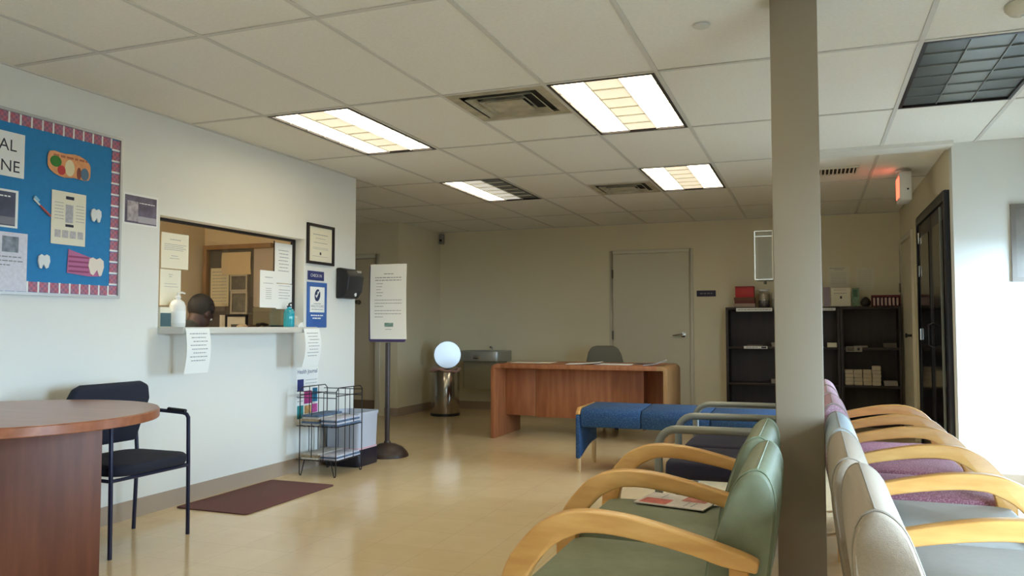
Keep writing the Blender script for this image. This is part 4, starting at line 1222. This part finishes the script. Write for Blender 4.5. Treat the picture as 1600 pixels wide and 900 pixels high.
MB().prism([(-0.25, -0.06), (0.25, -0.06), (0.25, -0.33), (0.16, -0.39), (-0.16, -0.39), (-0.25, -0.33)], 0.8005, 0.802, 'z').build('drain_bowl', mat('dark_steel', C(90, 92, 90), 0.3, metal=0.9), t)
MB().tube([(0.06, -0.10, 0.80), (0.06, -0.10, 0.835), (0.06, -0.12, 0.85), (0.06, -0.15, 0.845)], 0.012, 8).build('bubbler', M_CHROME, t)
MB().prism(round_poly(-0.25, 0.25, -0.36, -0.005, 0.03), 0.30, 0.664, 'z').build('lower_cabinet', mat('olive_grey_panel', C(150, 142, 116), 0.5), t, bevel=0.006)
MB().box(-0.06, 0.06, -0.462, -0.45, 0.70, 0.745).build('push_bar', M_CHROME, t, bevel=0.004)

# ------------------------------------------------------------------ desk, papers and task chair
DX0, DX1, DY0, DY1, DZ = -3.045, -1.27, 7.45, 8.21, 0.745
t = thing('desk', 'oak desk with rounded ends standing in front of the far door', 'desk', (0, 0, 0))
t.location = ((DX0 + DX1) / 2, (DY0 + DY1) / 2, 0)
cxd, cyd = t.location.x, t.location.y
def DB(*a): return MB().box(a[0] - cxd, a[1] - cxd, a[2] - cyd, a[3] - cyd, a[4], a[5])
def q_end(x0, x1, left):
    pts = round_poly(x0, x1 + (0.06 if left else 0), 0, DZ, 0.055, 6, (0, 0, 0, 1) if left else (0, 0, 1, 0))
    return pts
lp = [(DX0, 0), (DX0 + 0.042, 0), (DX0 + 0.042, DZ - 0.042), (DX0 + 0.10, DZ - 0.042), (DX0 + 0.10, DZ)]
lp += [(DX0 + 0.06 - 0.06 * math.sin(a), DZ - 0.06 + 0.06 * math.cos(a)) for a in [PI / 2 * j / 6 for j in range(7)]]
MB().prism([(x - cxd, z) for x, z in lp], DY0 - cyd, DY1 - cyd, 'y').build('side_panel', M_DESK, t, bevel=0.003)
lp2 = [(DX0 + DX1 - x, z) for x, z in lp]
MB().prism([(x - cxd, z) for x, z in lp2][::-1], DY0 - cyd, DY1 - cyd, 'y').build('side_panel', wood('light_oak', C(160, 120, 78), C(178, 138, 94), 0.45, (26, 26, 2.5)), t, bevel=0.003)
DB(DX0 + 0.10, DX1 - 0.10, DY0, DY1, DZ - 0.042, DZ).build('desk_top', M_DESK, t, bevel=0.003)
MY = 7.76
DB(DX0 + 0.043, -2.672, MY, MY + 0.02, 0.205, DZ - 0.043).build('modesty_panel', M_DESK, t, bevel=0.002)
DB(-2.668, -1.555, MY, MY + 0.02, 0.195, DZ - 0.043).build('modesty_panel', M_DESK, t, bevel=0.002)
DB(-1.553, DX1 - 0.043, MY + 0.16, MY + 0.18, 0.10, DZ - 0.043).build('modesty_panel', M_DESK, t, bevel=0.002)
DB(-1.573, -1.555, MY + 0.02, DY1 - 0.02, 0.10, DZ - 0.043).build('pedestal_side', M_DESK, t)
ped = DB(DX0 + 0.043, -2.68, MY + 0.021, DY1 - 0.02, 0.205, DZ - 0.043).build('drawer_pedestal', M_DESK, t, bevel=0.002)
for j in range(3):
    dr = DB(DX0 + 0.053, -2.69, DY1 - 0.02, DY1 - 0.005, 0.22 + 0.16 * j, 0.37 + 0.16 * j).build('drawer', M_DESK, t, bevel=0.002)
def desk_paper(name, label, x, y, w, d, rz, m=M_PAPER, lift=0.0, z=DZ + 0.0005):
    n = 6
    vs, fs = [], []
    for i in range(n + 1):
        f = i / n
        zz = lift * f * f
        vs += [(-w / 2 + w * f, -d / 2, zz), (-w / 2 + w * f, d / 2, zz), (-w / 2 + w * f, -d / 2, zz + 0.003), (-w / 2 + w * f, d / 2, zz + 0.003)]
    for i in range(n):
        a, b = 4 * i, 4 * i + 4
        fs += [(a, a + 1, b + 1, b), (a + 2, b + 2, b + 3, a + 3), (a, b, b + 2, a + 2), (a + 1, a + 3, b + 3, b + 1)]
    fs += [(0, 2, 3, 1), (4 * n, 4 * n + 1, 4 * n + 3, 4 * n + 2)]
    o = MB().add(vs, fs).build(name, m)
    o.location = (x, y, z)
    o.rotation_euler = (0, 0, rz)
    tag(o, label, 'papers')
    tb = MB()
    for j in range(6):
        words(tb, d * (0.35 - 0.12 * j), 0.008, -w * 0.42, w * 0.2, 0.0034 + lift * 0.1)
    if lift < 0.005:
        tb.build('printed_text', M_INK, o, smooth=False)['kind'] = 'stuff'
    return o
desk_paper('paper_pile', 'flat cream papers at the left end of the desk', -2.72, 7.85, 0.42, 0.30, 0.05, M_PAPERW)
desk_paper('open_magazine', 'open white magazine on the desk in front of the grey chair', -2.14, 7.72, 0.34, 0.26, 0.12, M_PAPER, 0.02)
desk_paper('paper_pile', 'white papers lying on the desk just right of the grey chair', -1.83, 7.75, 0.36, 0.28, -0.06, M_PAPER)
desk_paper('clipboard', 'dark folder lying on the desk between the white papers', -1.58, 7.86, 0.18, 0.26, 0.05, mat('dark_folder', C(90, 88, 90), 0.6))
desk_paper('brochure', 'lilac brochure curling up at the right end of the desk', -1.43, 7.68, 0.22, 0.2, 0.15, mat('lilac_paper', C(176, 178, 200), 0.7), 0.05)

t = thing('task_chair', 'grey task chair behind the oak desk', 'chair', (-2.21, 8.72, 0), R(8))
M_TASK = mat('grey_task_fabric', C(112, 108, 94), 0.9, var=0.06, vscale=150)
bp = [(-0.215, 0.56), (-0.19, 0.52), (0.19, 0.52), (0.215, 0.56), (0.215, 0.70), (0.19, 0.82), (0.15, 0.885), (0.09, 0.90), (-0.09, 0.90), (-0.15, 0.875), (-0.19, 0.80), (-0.215, 0.70)]
MB().prism(bp, -0.27, -0.20, 'y').build('backrest', M_TASK, t, bevel=0.025, seg=3)
for ch in t.children:
    ch.rotation_euler = (0, 0, PI)
    ch.location = (0, 0, 0)
MB().tube([(0, 0.24, 0.62), (0, 0.27, 0.45), (0, 0.12, 0.40)], 0.02, 8).build('back_post', M_BLACK, t)
cushion('seat', M_TASK, t, round_poly(-0.24, 0.24, -0.22, 0.22, 0.08, 5), 0.42, 0.49, 0.012)
MB().lathe([(0.03, 0.08), (0.03, 0.42)], 12).build('gas_post', M_BLACK, t)
for j in range(5):
    a = 2 * PI * j / 5 - 0.9
    MB().tube([(0, 0, 0.10), (0.28 * math.cos(a), 0.28 * math.sin(a), 0.07)], [0.03, 0.018], 8).build('base_leg', M_BLACK, t)
    MB().lathe([(0.03, -0.02), (0.03, 0.02)], 12, (0.28 * math.cos(a), 0.28 * math.sin(a), 0.0305), 'x').build('castor', M_BLACK, t)

# door sign
t = tag(rbox(-0.115, 0.115, -0.037, 0.037, 0, 0.006).build('door_sign', mat('dark_purple_sign', C(44, 36, 62), 0.5), bevel=0.002), 'small dark purple sign on the far wall right of the door', 'sign')
t.matrix_world = frame_F((-1.22, FW - 0.001, 1.526))
tb = MB()
words(tb, 0, 0.02, -0.075, 0.075, 0.0066)
tb.build('lettering', mat('sign_grey', C(130, 126, 140), 0.6), t, smooth=False)

# ------------------------------------------------------------------ blue bench
t = thing('bench', 'blue speckled upholstered bench in front of the desk', 'bench', (-0.95, 6.2, 0))
bx0, bx1, by0, by1 = -0.775, 0.80, -0.25, 0.27
prof = []
for (cy, cz, a0) in ((by0 + 0.07, 0.42, PI), (by1 - 0.06, 0.43, 0.5 * PI)):
    for j in range(7):
        a = a0 - (PI / 2) * j / 6
        prof.append((cy + 0.07 * math.cos(a), cz + 0.07 * math.sin(a)))
prof = [(by0 + 0.02, 0.345)] + prof + [(by1, 0.35)]
for k, (a, b) in enumerate(((bx0 + 0.035, -0.27), (-0.268, 0.24), (0.242, bx1 - 0.035))):
    MB().prism(prof, a, b, 'x').build('seat_cushion', M_BLUEF, t, bevel=0.012, seg=3, angle=60)
for sx, xx in ((1, bx0), (-1, bx1)):
    arch = [(by0, 0.44), (by0, 0.105)] + [(by0 + 0.04 + (by1 - by0 - 0.06) * f, 0.105 + 0.085 * math.sin(f * PI * 0.55)) for f in [j / 8 for j in range(9)]] + [(by1, 0.19), (by1, 0.44)]
    x_in = xx + 0.034 * sx
    MB().prism(arch, min(xx, x_in), max(xx, x_in), 'x').build('end_panel', M_BLUEF, t, bevel=0.008)
    MB().prism([(by0, 0.441), (by1, 0.441), (by1, 0.492), (by0 + 0.05, 0.492), (by0, 0.455)], min(xx, x_in), max(xx, x_in) if sx > 0 else max(xx, x_in), 'x').build('wood_cap', M_ARM, t, bevel=0.01)
    for y in (by0 + 0.03, by1 - 0.03):
        MB().lathe([(0.014, 0.0), (0.018, 0.02), (0.019, 0.12 if y < 0 else 0.2)], 12, (xx + 0.017 * sx, y, 0)).build('leg', mat('pale_birch', C(206, 176, 132), 0.4), t)

# ------------------------------------------------------------------ waiting room chairs
ARM_TOP = [(-0.778, 0.40), (-0.772, 0.465), (-0.745, 0.53), (-0.683, 0.604), (-0.64, 0.632), (-0.598, 0.648), (-0.55, 0.655), (-0.50, 0.655), (-0.422, 0.647), (-0.304, 0.622), (-0.168, 0.585), (-0.125, 0.567)]
ARM_BOT = [(-0.132, 0.543), (-0.208, 0.552), (-0.281, 0.572), (-0.375, 0.590), (-0.472, 0.602), (-0.53, 0.602), (-0.566, 0.596), (-0.624, 0.566), (-0.676, 0.512), (-0.702, 0.465), (-0.712, 0.40)]
ARM = [(-0.765, 0.0), (-0.775, 0.2)] + ARM_TOP + ARM_BOT + [(-0.718, 0.2), (-0.715, 0.0)]
def smooth_open(p, n=3):
    out = []
    for i in range(len(p) - 1):
        p0, p1, p2, p3 = p[max(i - 1, 0)], p[i], p[i + 1], p[min(i + 2, len(p) - 1)]
        for j in range(n):
            t_ = j / n
            out.append(tuple(0.5 * (2 * p1[k] + (p2[k] - p0[k]) * t_ + (2 * p0[k] - 5 * p1[k] + 4 * p2[k] - p3[k]) * t_ ** 2 + (3 * p1[k] - p0[k] - 3 * p2[k] + p3[k]) * t_ ** 3) for k in (0, 1)))
    out.append(p[-1])
    return out
ARM = [(-0.765, 0.0), (-0.775, 0.2)] + smooth_open(ARM_TOP) + smooth_open(ARM_BOT) + [(-0.718, 0.2), (-0.715, 0.0)]
def back_profile(top):
    s_ = top - 0.775
    return smooth_open([(-0.262, 0.40), (-0.255, 0.52), (-0.234, 0.60 + s_ * 0.5), (-0.210, 0.672 + s_), (-0.186, 0.735 + s_), (-0.160, 0.765 + s_), (-0.132, 0.775 + s_), (-0.108, 0.762 + s_), (-0.093, 0.725 + s_), (-0.090, 0.66 + s_ * 0.7), (-0.104, 0.54), (-0.125, 0.40)])
def wood_chair(label, side, ya, yb, seat_m, back_m, pipe_m, group, arms='near', top=0.775, dx=0.0):
    """side=-1: faces -x (left row), +1: faces +x. ya<yb: arm centre lines"""
    t = thing('waiting_chair', label, 'chair', (dx, 0, 0), 0, group)
    t.location = (dx, (ya + yb) / 2, 0)
    hy = (yb - ya) / 2
    sgn = -side
    fx = lambda p: (p[0] * sgn, p[1])
    aw = 0.024
    lst = []
    if arms in ('near', 'both'):
        lst.append(-hy)
    if arms in ('far', 'both'):
        lst.append(hy)
    for y in lst:
        MB().prism([fx(p) for p in ARM], y - aw, y + aw, 'y').build('arm', M_ARM, t, bevel=0.006, seg=3, angle=60)
        MB().prism([fx(p) for p in ((-0.205, 0.0), (-0.165, 0.0), (-0.150, 0.545), (-0.195, 0.552))], y - 0.018, y + 0.018, 'y').build('rear_leg', M_ARM, t, bevel=0.005)
    y0, y1 = -hy + aw + 0.004, hy - aw - 0.004
    # seat
    sp = round_poly(min(-0.745 * sgn, -0.235 * sgn), max(-0.745 * sgn, -0.235 * sgn), y0, y1, 0.05, 5)
    cushion('seat', seat_m, t, sp, 0.345, 0.440, 0.014)
    MB().box(min(-0.715 * sgn, -0.25 * sgn) , max(-0.715 * sgn, -0.25 * sgn), y0 + 0.03, y1 - 0.03, 0.315, 0.348).build('seat_frame', M_ARM, t, bevel=0.004)
    # back: extruded profile, a little fuller in the middle
    pf = [fx(p) for p in back_profile(top)]
    cx = sum(p[0] for p in pf) / len(pf)
    cz = sum(p[1] for p in pf) / len(pf)
    vs, fs = [], []
    n = len(pf)
    st = [(y0, 0.90), (y0 + 0.006, 0.965), (y0 + 0.02, 1.0), (0.0, 1.02), (y1 - 0.02, 1.0), (y1 - 0.006, 0.965), (y1, 0.90)]
    for (y, s_) in st:
        vs += [(cx + (p[0] - cx) * s_, y, cz + (p[1] - cz) * (s_ if s_ <= 1 else 1.006)) for p in pf]
    for k in range(len(st) - 1):
        for j in range(n):
            fs.append((k * n + j, k * n + (j + 1) % n, (k + 1) * n + (j + 1) % n, (k + 1) * n + j))
    fs.append(tuple(range(n)))
    fs.append(tuple((len(st) - 1) * n + j for j in range(n)))
    bk = MB().add(vs, fs).build('backrest', back_m, t, angle=50)
    for y in (y0 + 0.012, y1 - 0.012):
        MB().tube([(cx + (p[0] - cx) * 0.99, y, cz + (p[1] - cz) * 0.995) for p in pf], 0.0028, 6, closed=True).build('piping', pipe_m, bk)
    i0 = 18
    MB().tube([(pf[i0][0], y, pf[i0][1] + 0.0005) for y in (y0 + 0.015, 0, y1 - 0.015)], 0.0022, 6).build('top_seam', pipe_m, bk)
    MB().tube([fx2 for fx2 in ((-0.22 * sgn, y0 - 0.004, 0.33), (-0.22 * sgn, y1 + 0.004, 0.33))], 0.014, 8).build('cross_rail', M_ARM, t)
    return t
GL = 'green chairs of the left row'
wood_chair('nearest green vinyl armchair with honey wood arms in the left row', -1, 1.98, 2.58, M_GREEN, M_GREEN, M_PIPEG, GL, 'near')
wood_chair('second green vinyl armchair of the left row, with a magazine on its seat', -1, 2.58, 3.19, M_GREEN, M_GREEN, M_PIPEG, GL, 'both', dx=-0.032)
GR = 'armchairs of the right row'
RA = [1.62, 2.25, 2.90, 3.55, 4.15, 4.70, 5.25]
wood_chair('nearest armchair of the right row with a beige fabric back', 1, RA[0], RA[1], M_GREYF, M_BEIGEF, M_PIPEB, GR, 'near', dx=-0.028)
wood_chair('second armchair of the right row with beige back and grey seat', 1, RA[1], RA[2], M_GREYF, M_BEIGEF, M_PIPEB, GR, 'near', dx=-0.05)
wood_chair('third armchair of the right row, the one with a pale blue back', 1, RA[2], RA[3], M_GREYF, M_PALEBL, M_PIPEB, GR, 'near', dx=-0.05)
wood_chair('fourth armchair of the right row, nearest one with a pink back', 1, RA[3], RA[4], M_ROSE, M_PINKB, M_PIPEB, GR, 'near', top=0.80, dx=-0.06)
wood_chair('fifth armchair of the right row, before the last one', 1, RA[4], RA[5], M_ROSE, M_PINKB, M_PIPEB, GR, 'near', top=0.80, dx=-0.07)
wood_chair('last and farthest armchair of the right row near the black door', 1, RA[5], RA[6], M_ROSE, M_PINKB, M_PIPEB, GR, 'both', top=0.80, dx=-0.07)

# magazine on the second green chair
o = sheet('magazine', 'red and white magazine lying on the second green seat', 'magazine', Matrix.Translation((-0.49, 3.07, 0.4575)) @ Matrix.Rotation(R(78), 4, 'Z'), 0.20, 0.27, m=mat('magazine_cover', C(206, 196, 190), 0.5, var=0.1, vscale=30), t=0.004,
          blocks=[(0.06, 0.5, 0.55, 0.95, mat('red_print', C(190, 84, 72), 0.5, var=0.3, vscale=40), 'photo'), (0.5, 0.95, 0.1, 0.45, mat('red_print2', C(176, 96, 84), 0.5, var=0.4, vscale=50), 'photo')], lines=[(0.3, 0.03, 0.08, 0.45), (0.2, 0.03, 0.08, 0.45), (0.75, 0.03, 0.55, 0.92)])

def metal_chair(label, ya, yb, arms, dx=0.0):
    t = thing('metal_chair', label, 'chair', (dx, (ya + yb) / 2, 0), 0, 'grey metal chairs of the left row')
    hy = (yb - ya) / 2
    ys_ = ([-hy] if arms in ('near', 'both') else []) + ([hy] if arms in ('far', 'both') else [])
    for y in ys_:
        pts = [(-0.70, y, 0.0), (-0.702, y, 0.40), (-0.702, y, 0.545)]
        for j in range(1, 7):
            a = PI / 2 * j / 6
            pts.append((-0.702 + 0.085 * (1 - math.cos(a)), y, 0.545 + 0.085 * math.sin(a)))
        pts += [(-0.30, y, 0.632), (-0.16, y, 0.632)]
        for j in range(1, 5):
            a = PI / 2 * j / 4
            pts.append((-0.16 + 0.05 * math.sin(a), y, 0.582 + 0.05 * math.cos(a)))
        pts += [(-0.105, y, 0.3), (-0.09, y, 0.0)]
        MB().tube(pts, 0.0195, 10).build('arm_frame', M_GREYMETAL, t)
    y0, y1 = -hy + 0.03, hy - 0.03
    cushion('seat', M_NAVYF, t, round_poly(-0.685, -0.20, y0, y1, 0.06, 5), 0.385, 0.470, 0.012)
    pf = [(-0.195, 0.44), (-0.17, 0.60), (-0.15, 0.73), (-0.125, 0.75), (-0.10, 0.74), (-0.095, 0.70), (-0.12, 0.56), (-0.145, 0.44)]
    MB().prism(pf, y0, y1, 'y').build('backrest', M_NAVYF, t, bevel=0.012, seg=3)
    for x in (-0.62, -0.24):
        MB().tube([(x, -hy, 0.36), (x, hy, 0.36)], 0.012, 8).build('cross_rail', M_GREYMETAL, t)
    return t
metal_chair('nearer grey metal armchair with a navy seat behind the green chairs', 3.85, 4.45, 'near')
metal_chair('farther grey metal armchair with a navy seat before the blue bench', 4.45, 5.15, 'both')

# ------------------------------------------------------------------ acrylic holder on the pillar
t = thing('brochure_holder', 'clear acrylic brochure holder fixed to the left side of the pillar', 'holder', (PX0, 3.33, 1.40))
th = 0.003
MB().box(-0.068, -0.002, -0.07, -0.07 + th, -0.094, 0.094).build('front_wall', M_ACRYL, t, smooth=False)
MB().box(-0.068, -0.002, 0.07 - th, 0.07, -0.094, 0.094).build('back_wall', M_ACRYL, t, smooth=False)
MB().box(-0.071, -0.068, -0.07, 0.07, -0.094, 0.094).build('side_wall', M_ACRYL, t, smooth=False)
MB().box(-0.071, 0.0, -0.07, 0.07, -0.097, -0.094).build('bottom', M_ACRYL, t, smooth=False)
ed = mat('acrylic_edge', C(214, 208, 194), 0.3)
for (x, y) in ((-0.0695, -0.0685), (-0.0695, 0.0685), (-0.003, -0.0685)):
    MB().box(x - 0.002, x + 0.002, y - 0.002, y + 0.002, -0.096, 0.096).build('edge', ed, t, smooth=False)
for z in (0.095, 0.074, -0.0955):
    MB().box(-0.0715, -0.001, -0.0725, -0.069, z - 0.0015, z + 0.0015).build('edge', ed, t, smooth=False)
MB().tube([(-0.035, -0.02, -0.098), (-0.035, -0.02, -0.112)], 0.006, 8).build('screw', M_HINGE, t)

# ------------------------------------------------------------------ bookcases
def bookcase(label, x0, x1):
    t = thing('bookcase', label, 'bookcase', ((x0 + x1) / 2, 9.83, 0), 0, 'dark bookcases on the far wall')
    h, d = 1.345, 0.15
    hx = (x1 - x0) / 2
    MB().box(-hx, -hx + 0.03, -d, d, 0, h - 0.03).build('side_panel', M_SHELF, t, bevel=0.002)
    MB().box(hx - 0.03, hx, -d, d, 0, h - 0.03).build('side_panel', M_SHELF, t, bevel=0.002)
    MB().box(-hx, hx, -d, d, h - 0.03, h).build('top_board', M_SHELF, t, bevel=0.002)
    MB().box(-hx + 0.03, hx - 0.03, d - 0.012, d, 0.08, h - 0.03).build('back_panel', M_SHELF, t)
    for z in (0.08, 0.465, 0.885):
        MB().box(-hx + 0.03, hx - 0.03, -d + 0.004, d - 0.013, z - 0.028, z).build('shelf', M_SHELF, t, bevel=0.002)
    MB().box(-hx + 0.03, hx - 0.03, -d + 0.02, -d + 0.035, 0, 0.052).build('plinth', M_SHELF, t)
    return t
bookcase('wide dark wood bookcase on the far wall behind the pillar', -0.96, 0.288)
bookcase('narrow dark wood bookcase in the far right corner', 0.292, 0.915)
BF = 9.6785
far_sheet('shelf_label', 'long white label on the top edge of the wide bookcase', 'label', -0.84, -0.435, 1.296, 1.336, y=BF, lines=[(0.5, 0.3, 0.05, 0.95)], group='bookcase labels')
far_sheet('shelf_label', 'white label on the middle shelf edge of the wide bookcase', 'label', -0.757, -0.495, 0.862, 0.892, y=BF + 0.002, lines=[(0.5, 0.35, 0.1, 0.6)], blocks=[(0.75, 0.96, 0.2, 0.8, M_INKD, 'mark')], group='bookcase labels')
far_sheet('shelf_label', 'small label at the right end of the wide bookcase top edge', 'label', 0.06, 0.245, 1.30, 1.33, y=BF, lines=[(0.5, 0.3, 0.1, 0.9)], group='bookcase labels')
far_sheet('photo_label', 'grey photo label under the middle shelf of the narrow bookcase', 'label', 0.345, 0.512, 0.838, 0.897, y=BF + 0.001, m=mat('grey_label', C(150, 146, 138), 0.8), blocks=[(0.05, 0.5, 0.1, 0.9, mat('grey_photo2', C(96, 92, 84), 0.5), 'photo'), (0.7, 0.85, 0.25, 0.75, M_INKD, 'mark')])
# notices on the wall above
far_sheet('wall_notice', 'large white notice on the far wall just right of the pillar', 'notice', 0.175, 0.412, 1.565, 1.825, lines=[(0.9, 0.03, 0.1, 0.8), (0.83, 0.025, 0.3, 0.7)] + [(0.7 - 0.07 * j, 0.015, 0.15, 0.85) for j in range(8)], m=M_PAPERW, group='notices above the bookcases')
far_sheet('wall_notice', 'faint white notice on the far wall above the narrow bookcase', 'notice', 0.48, 0.675, 1.54, 1.80, lines=[(0.85 - 0.09 * j, 0.012, 0.12, 0.85) for j in range(8)], m=M_PAPERW, group='notices above the bookcases')
TZ = 1.345
# red box on books
t = thing('book_pile', 'low pile of books at the left end of the wide bookcase top', 'books', (-0.745, 9.80, TZ))
MB().box(-0.122, 0.118, -0.09, 0.09, 0.0005, 0.045).build('book', mat('pale_book', C(168, 146, 130), 0.7), t, bevel=0.003)
MB().box(-0.115, 0.115, -0.085, 0.085, 0.0455, 0.085).build('book', mat('maroon_book', C(112, 58, 52), 0.7), t, bevel=0.003)
MB().box(-0.12, 0.112, -0.085, 0.085, 0.0855, 0.118).build('book', mat('brown_book', C(118, 78, 64), 0.7), t, bevel=0.003)
t = thing('red_box', 'bright red box on the book pile on top of the wide bookcase', 'box', (-0.745, 9.80, TZ + 0.1185))
MB().box(-0.105, 0.105, -0.08, 0.08, 0, 0.115).build('carton', mat('red_card', C(190, 40, 40), 0.5), t, bevel=0.004)
MB().box(-0.108, 0.108, -0.083, 0.083, 0.115, 0.13).build('lid', mat('dark_red_card', C(150, 34, 34), 0.5), t, bevel=0.004)
t = thing('jar', 'clear jar with pale contents beside the red box', 'jar', (-0.53, 9.80, TZ))
MB().lathe([(0.065, 0.0005), (0.07, 0.01), (0.07, 0.17), (0.06, 0.19)], 24).build('glass', M_ACRYL, t)
MB().lathe([(0.062, 0.005), (0.062, 0.08)], 20).build('dark_contents', mat('dark_contents', C(88, 80, 82), 0.8), t)
MB().lathe([(0.062, 0.081), (0.062, 0.155)], 20).build('pale_contents', mat('pale_contents', C(170, 160, 138), 0.8), t)
MB().lathe([(0.064, 0.19), (0.064, 0.21)], 24).build('lid', M_WHITE, t)
t = thing('plastic_tub', 'clear plastic tub right of the jar, partly behind the pillar', 'tub', (-0.39, 9.80, TZ))
MB().prism(round_poly(-0.055, 0.055, -0.05, 0.05, 0.015), 0.0005, 0.17, 'z').build('tub', M_ACRYL, t)
MB().prism(round_poly(-0.05, 0.05, -0.045, 0.045, 0.015), 0.003, 0.10, 'z').build('contents', mat('grey_contents', C(120, 112, 100), 0.8), t)
# stand-up notices and holders on the top
def easel_sheet(label, x0, x1, z1, m, lines, blocks=()):
    w, h = x1 - x0, z1 - TZ
    t = thing('display_stand', label, 'display', (((x0 + x1) / 2), 9.76, TZ), 0, 'things on top of the bookcases')
    MB().prism([(-0.003, 0.0005), (0.06, 0.0005), (0.06, 0.004), (0.006, 0.004), (0.036, h), (0.032, h)], -w / 2, w / 2, 'x').build('holder', M_ACRYL, t, smooth=False)
    o = sheet('insert', None, None, None, w * 0.97, h * 0.97, m=m, lines=lines, blocks=blocks, part_of=t)
    o.matrix_local = Matrix(((1, 0, 0, 0), (0, 0, -1, -0.0045), (0, 1, 0, h / 2 + 0.002), (0, 0, 0, 1))) 
    o.rotation_euler = (R(90 - math.degrees(math.atan2(0.03, h))), 0, 0)
    o.location = (0, 0.013, h / 2 + 0.004)
    return t
easel_sheet('white display sheet with a small black emblem on the bookcase top', 0.20, 0.41, 1.56, M_PAPERW, [(0.88, 0.03, 0.15, 0.8), (0.7, 0.045, 0.15, 0.8)], [(0.46, 0.56, 0.4, 0.54, M_INKD, 'emblem')])
easel_sheet('green and white leaflet stand on the bookcase top', 0.42, 0.50, 1.555, mat('green_leaflet', C(112, 140, 116), 0.7, var=0.3, vscale=25), [(0.2, 0.05, 0.2, 0.8)], [(0.15, 0.75, 0.5, 0.9, mat('dark_green_print', C(70, 100, 78), 0.7), 'photo')])
easel_sheet('narrow lilac leaflet stand right beside the pillar on the bookcase', 0.12, 0.192, 1.57, mat('lilac_leaflet', C(168, 152, 162), 0.7), [(0.6, 0.02, 0.2, 0.8)])
t = thing('small_pot', 'small dark round pot on the narrow bookcase top', 'pot', (0.565, 9.80, TZ))
MB().lathe([(0.03, 0.0005), (0.05, 0.02), (0.055, 0.05), (0.04, 0.085), (0.03, 0.095)], 20).build('pot', mat('dark_pot', C(40, 36, 32), 0.5), t)
MB().lathe([(0.028, 0.0955), (0.012, 0.108)], 16).build('pot_lid', mat('dark_pot', C(40, 36, 32), 0.5), t)
t = thing('pamphlet_box', 'maroon box holding white pamphlets at the right of the bookcase top', 'box', (0.768, 9.79, TZ))
M_MAR = mat('maroon_card', C(112, 44, 56), 0.6)
MB().box(-0.145, 0.145, 0.05, 0.055, 0.0005, 0.125).box(-0.145, -0.14, -0.06, 0.05, 0.0005, 0.125).box(0.14, 0.145, -0.06, 0.05, 0.0005, 0.125).box(-0.145, 0.145, -0.06, 0.05, 0.0005, 0.008).box(-0.145, 0.145, -0.06, 0.05, 0.105, 0.125).build('tray', M_MAR, t, smooth=False)
for j in range(7):
    x = -0.118 + 0.039 * j
    MB().box(x - 0.011, x + 0.011, -0.058, 0.04, 0.0085, 0.095).build('pamphlet', mat('pamphlet_white', C(206, 180, 178), 0.7), t, bevel=0.002)
# paper bundles on the lower shelf of the narrow bookcase
bundle = None
for (sx, nn, off) in ((0.374, 4, 'leftmost'), (0.467, 4, 'second'), (0.561, 4, 'third'), (0.656, 5, 'rightmost, tallest')):
    for j in range(nn):
        if bundle is None:
            t = thing('paper_bundle', 'white folded bundle in the stacks on the lower shelf of the narrow bookcase', 'bundle', (0, 0, 0), 0, 'white bundles in the narrow bookcase')
            MB().prism(round_poly(-0.043, 0.043, 0.0005, 0.0425, 0.012), -0.07, 0.07, 'y').build('folded_sheets', mat('bundle_white', C(196, 184, 160), 0.8), t, bevel=0.003)
            MB().box(-0.0435, 0.0435, -0.012, 0.012, 0.0006, 0.0429).build('paper_band', M_PAPERW, t)
            bundle = t
        else:
            t = bundle.copy()
            COL.objects.link(t)
            for ch in bundle.children:
                c = ch.copy()
                COL.objects.link(c)
                c.parent = t
        t.location = (sx + random.uniform(-0.002, 0.002), 9.765, 0.465 + j * 0.0432)
        t['label'] = '%s white bundle from the bottom of the %s stack in the narrow bookcase' % (('lowest', 'second', 'third', 'fourth', 'fifth')[j], off)
def flat_pile(label, x, z, w, h, m, y=9.77):
    t = thing('leaflet_pile', label, 'leaflets', (x, y, z), 0, 'leaflet piles in the bookcases')
    n = max(2, int(h / 0.018))
    for j in range(n):
        o = MB().box(-w / 2, w / 2, -0.075, 0.075, 0.0005, h / n).build('leaflet', m, t, bevel=0.001)
        o.location = (random.uniform(-0.004, 0.004), 0, j * h / n)
    return t
M_LEAF = mat('leaflet_grey', C(150, 142, 132), 0.8)
flat_pile('low pile of leaflets at the right end of the lower shelf', 0.795, 0.465, 0.135, 0.055, M_LEAF)
flat_pile('leaflets on the middle shelf at the right end of the narrow bookcase', 0.795, 0.885, 0.13, 0.05, mat('leaflet_dark', C(104, 100, 98), 0.8))
flat_pile('thin leaflets on the middle shelf above the photo label', 0.50, 0.885, 0.14, 0.02, M_LEAF)
flat_pile('cream leaflets on the middle shelf just right of the pillar', 0.20, 0.885, 0.10, 0.05, M_PAPERW)
flat_pile('leaflets on the middle shelf of the wide bookcase left of the pillar', -0.39, 0.885, 0.12, 0.05, M_LEAF)
flat_pile('thin leaflets on the middle shelf of the wide bookcase above its label', -0.64, 0.885, 0.16, 0.02, mat('leaflet_brown', C(110, 92, 84), 0.8))
flat_pile('leaflets on the lower shelf of the wide bookcase left of the pillar', -0.41, 0.465, 0.10, 0.045, M_LEAF)

# ------------------------------------------------------------------ picture on the bright wall
framed('wall_picture', 'dark framed picture on the bright white wall at the right edge', frame_F((1.50, EY - 0.001, 1.70)), 0.40, 0.54, 0.03, mat('grey_brown_frame', C(120, 112, 104), 0.5), mat('grey_brown_print', C(130, 124, 116), 0.6, var=0.2, vscale=6))
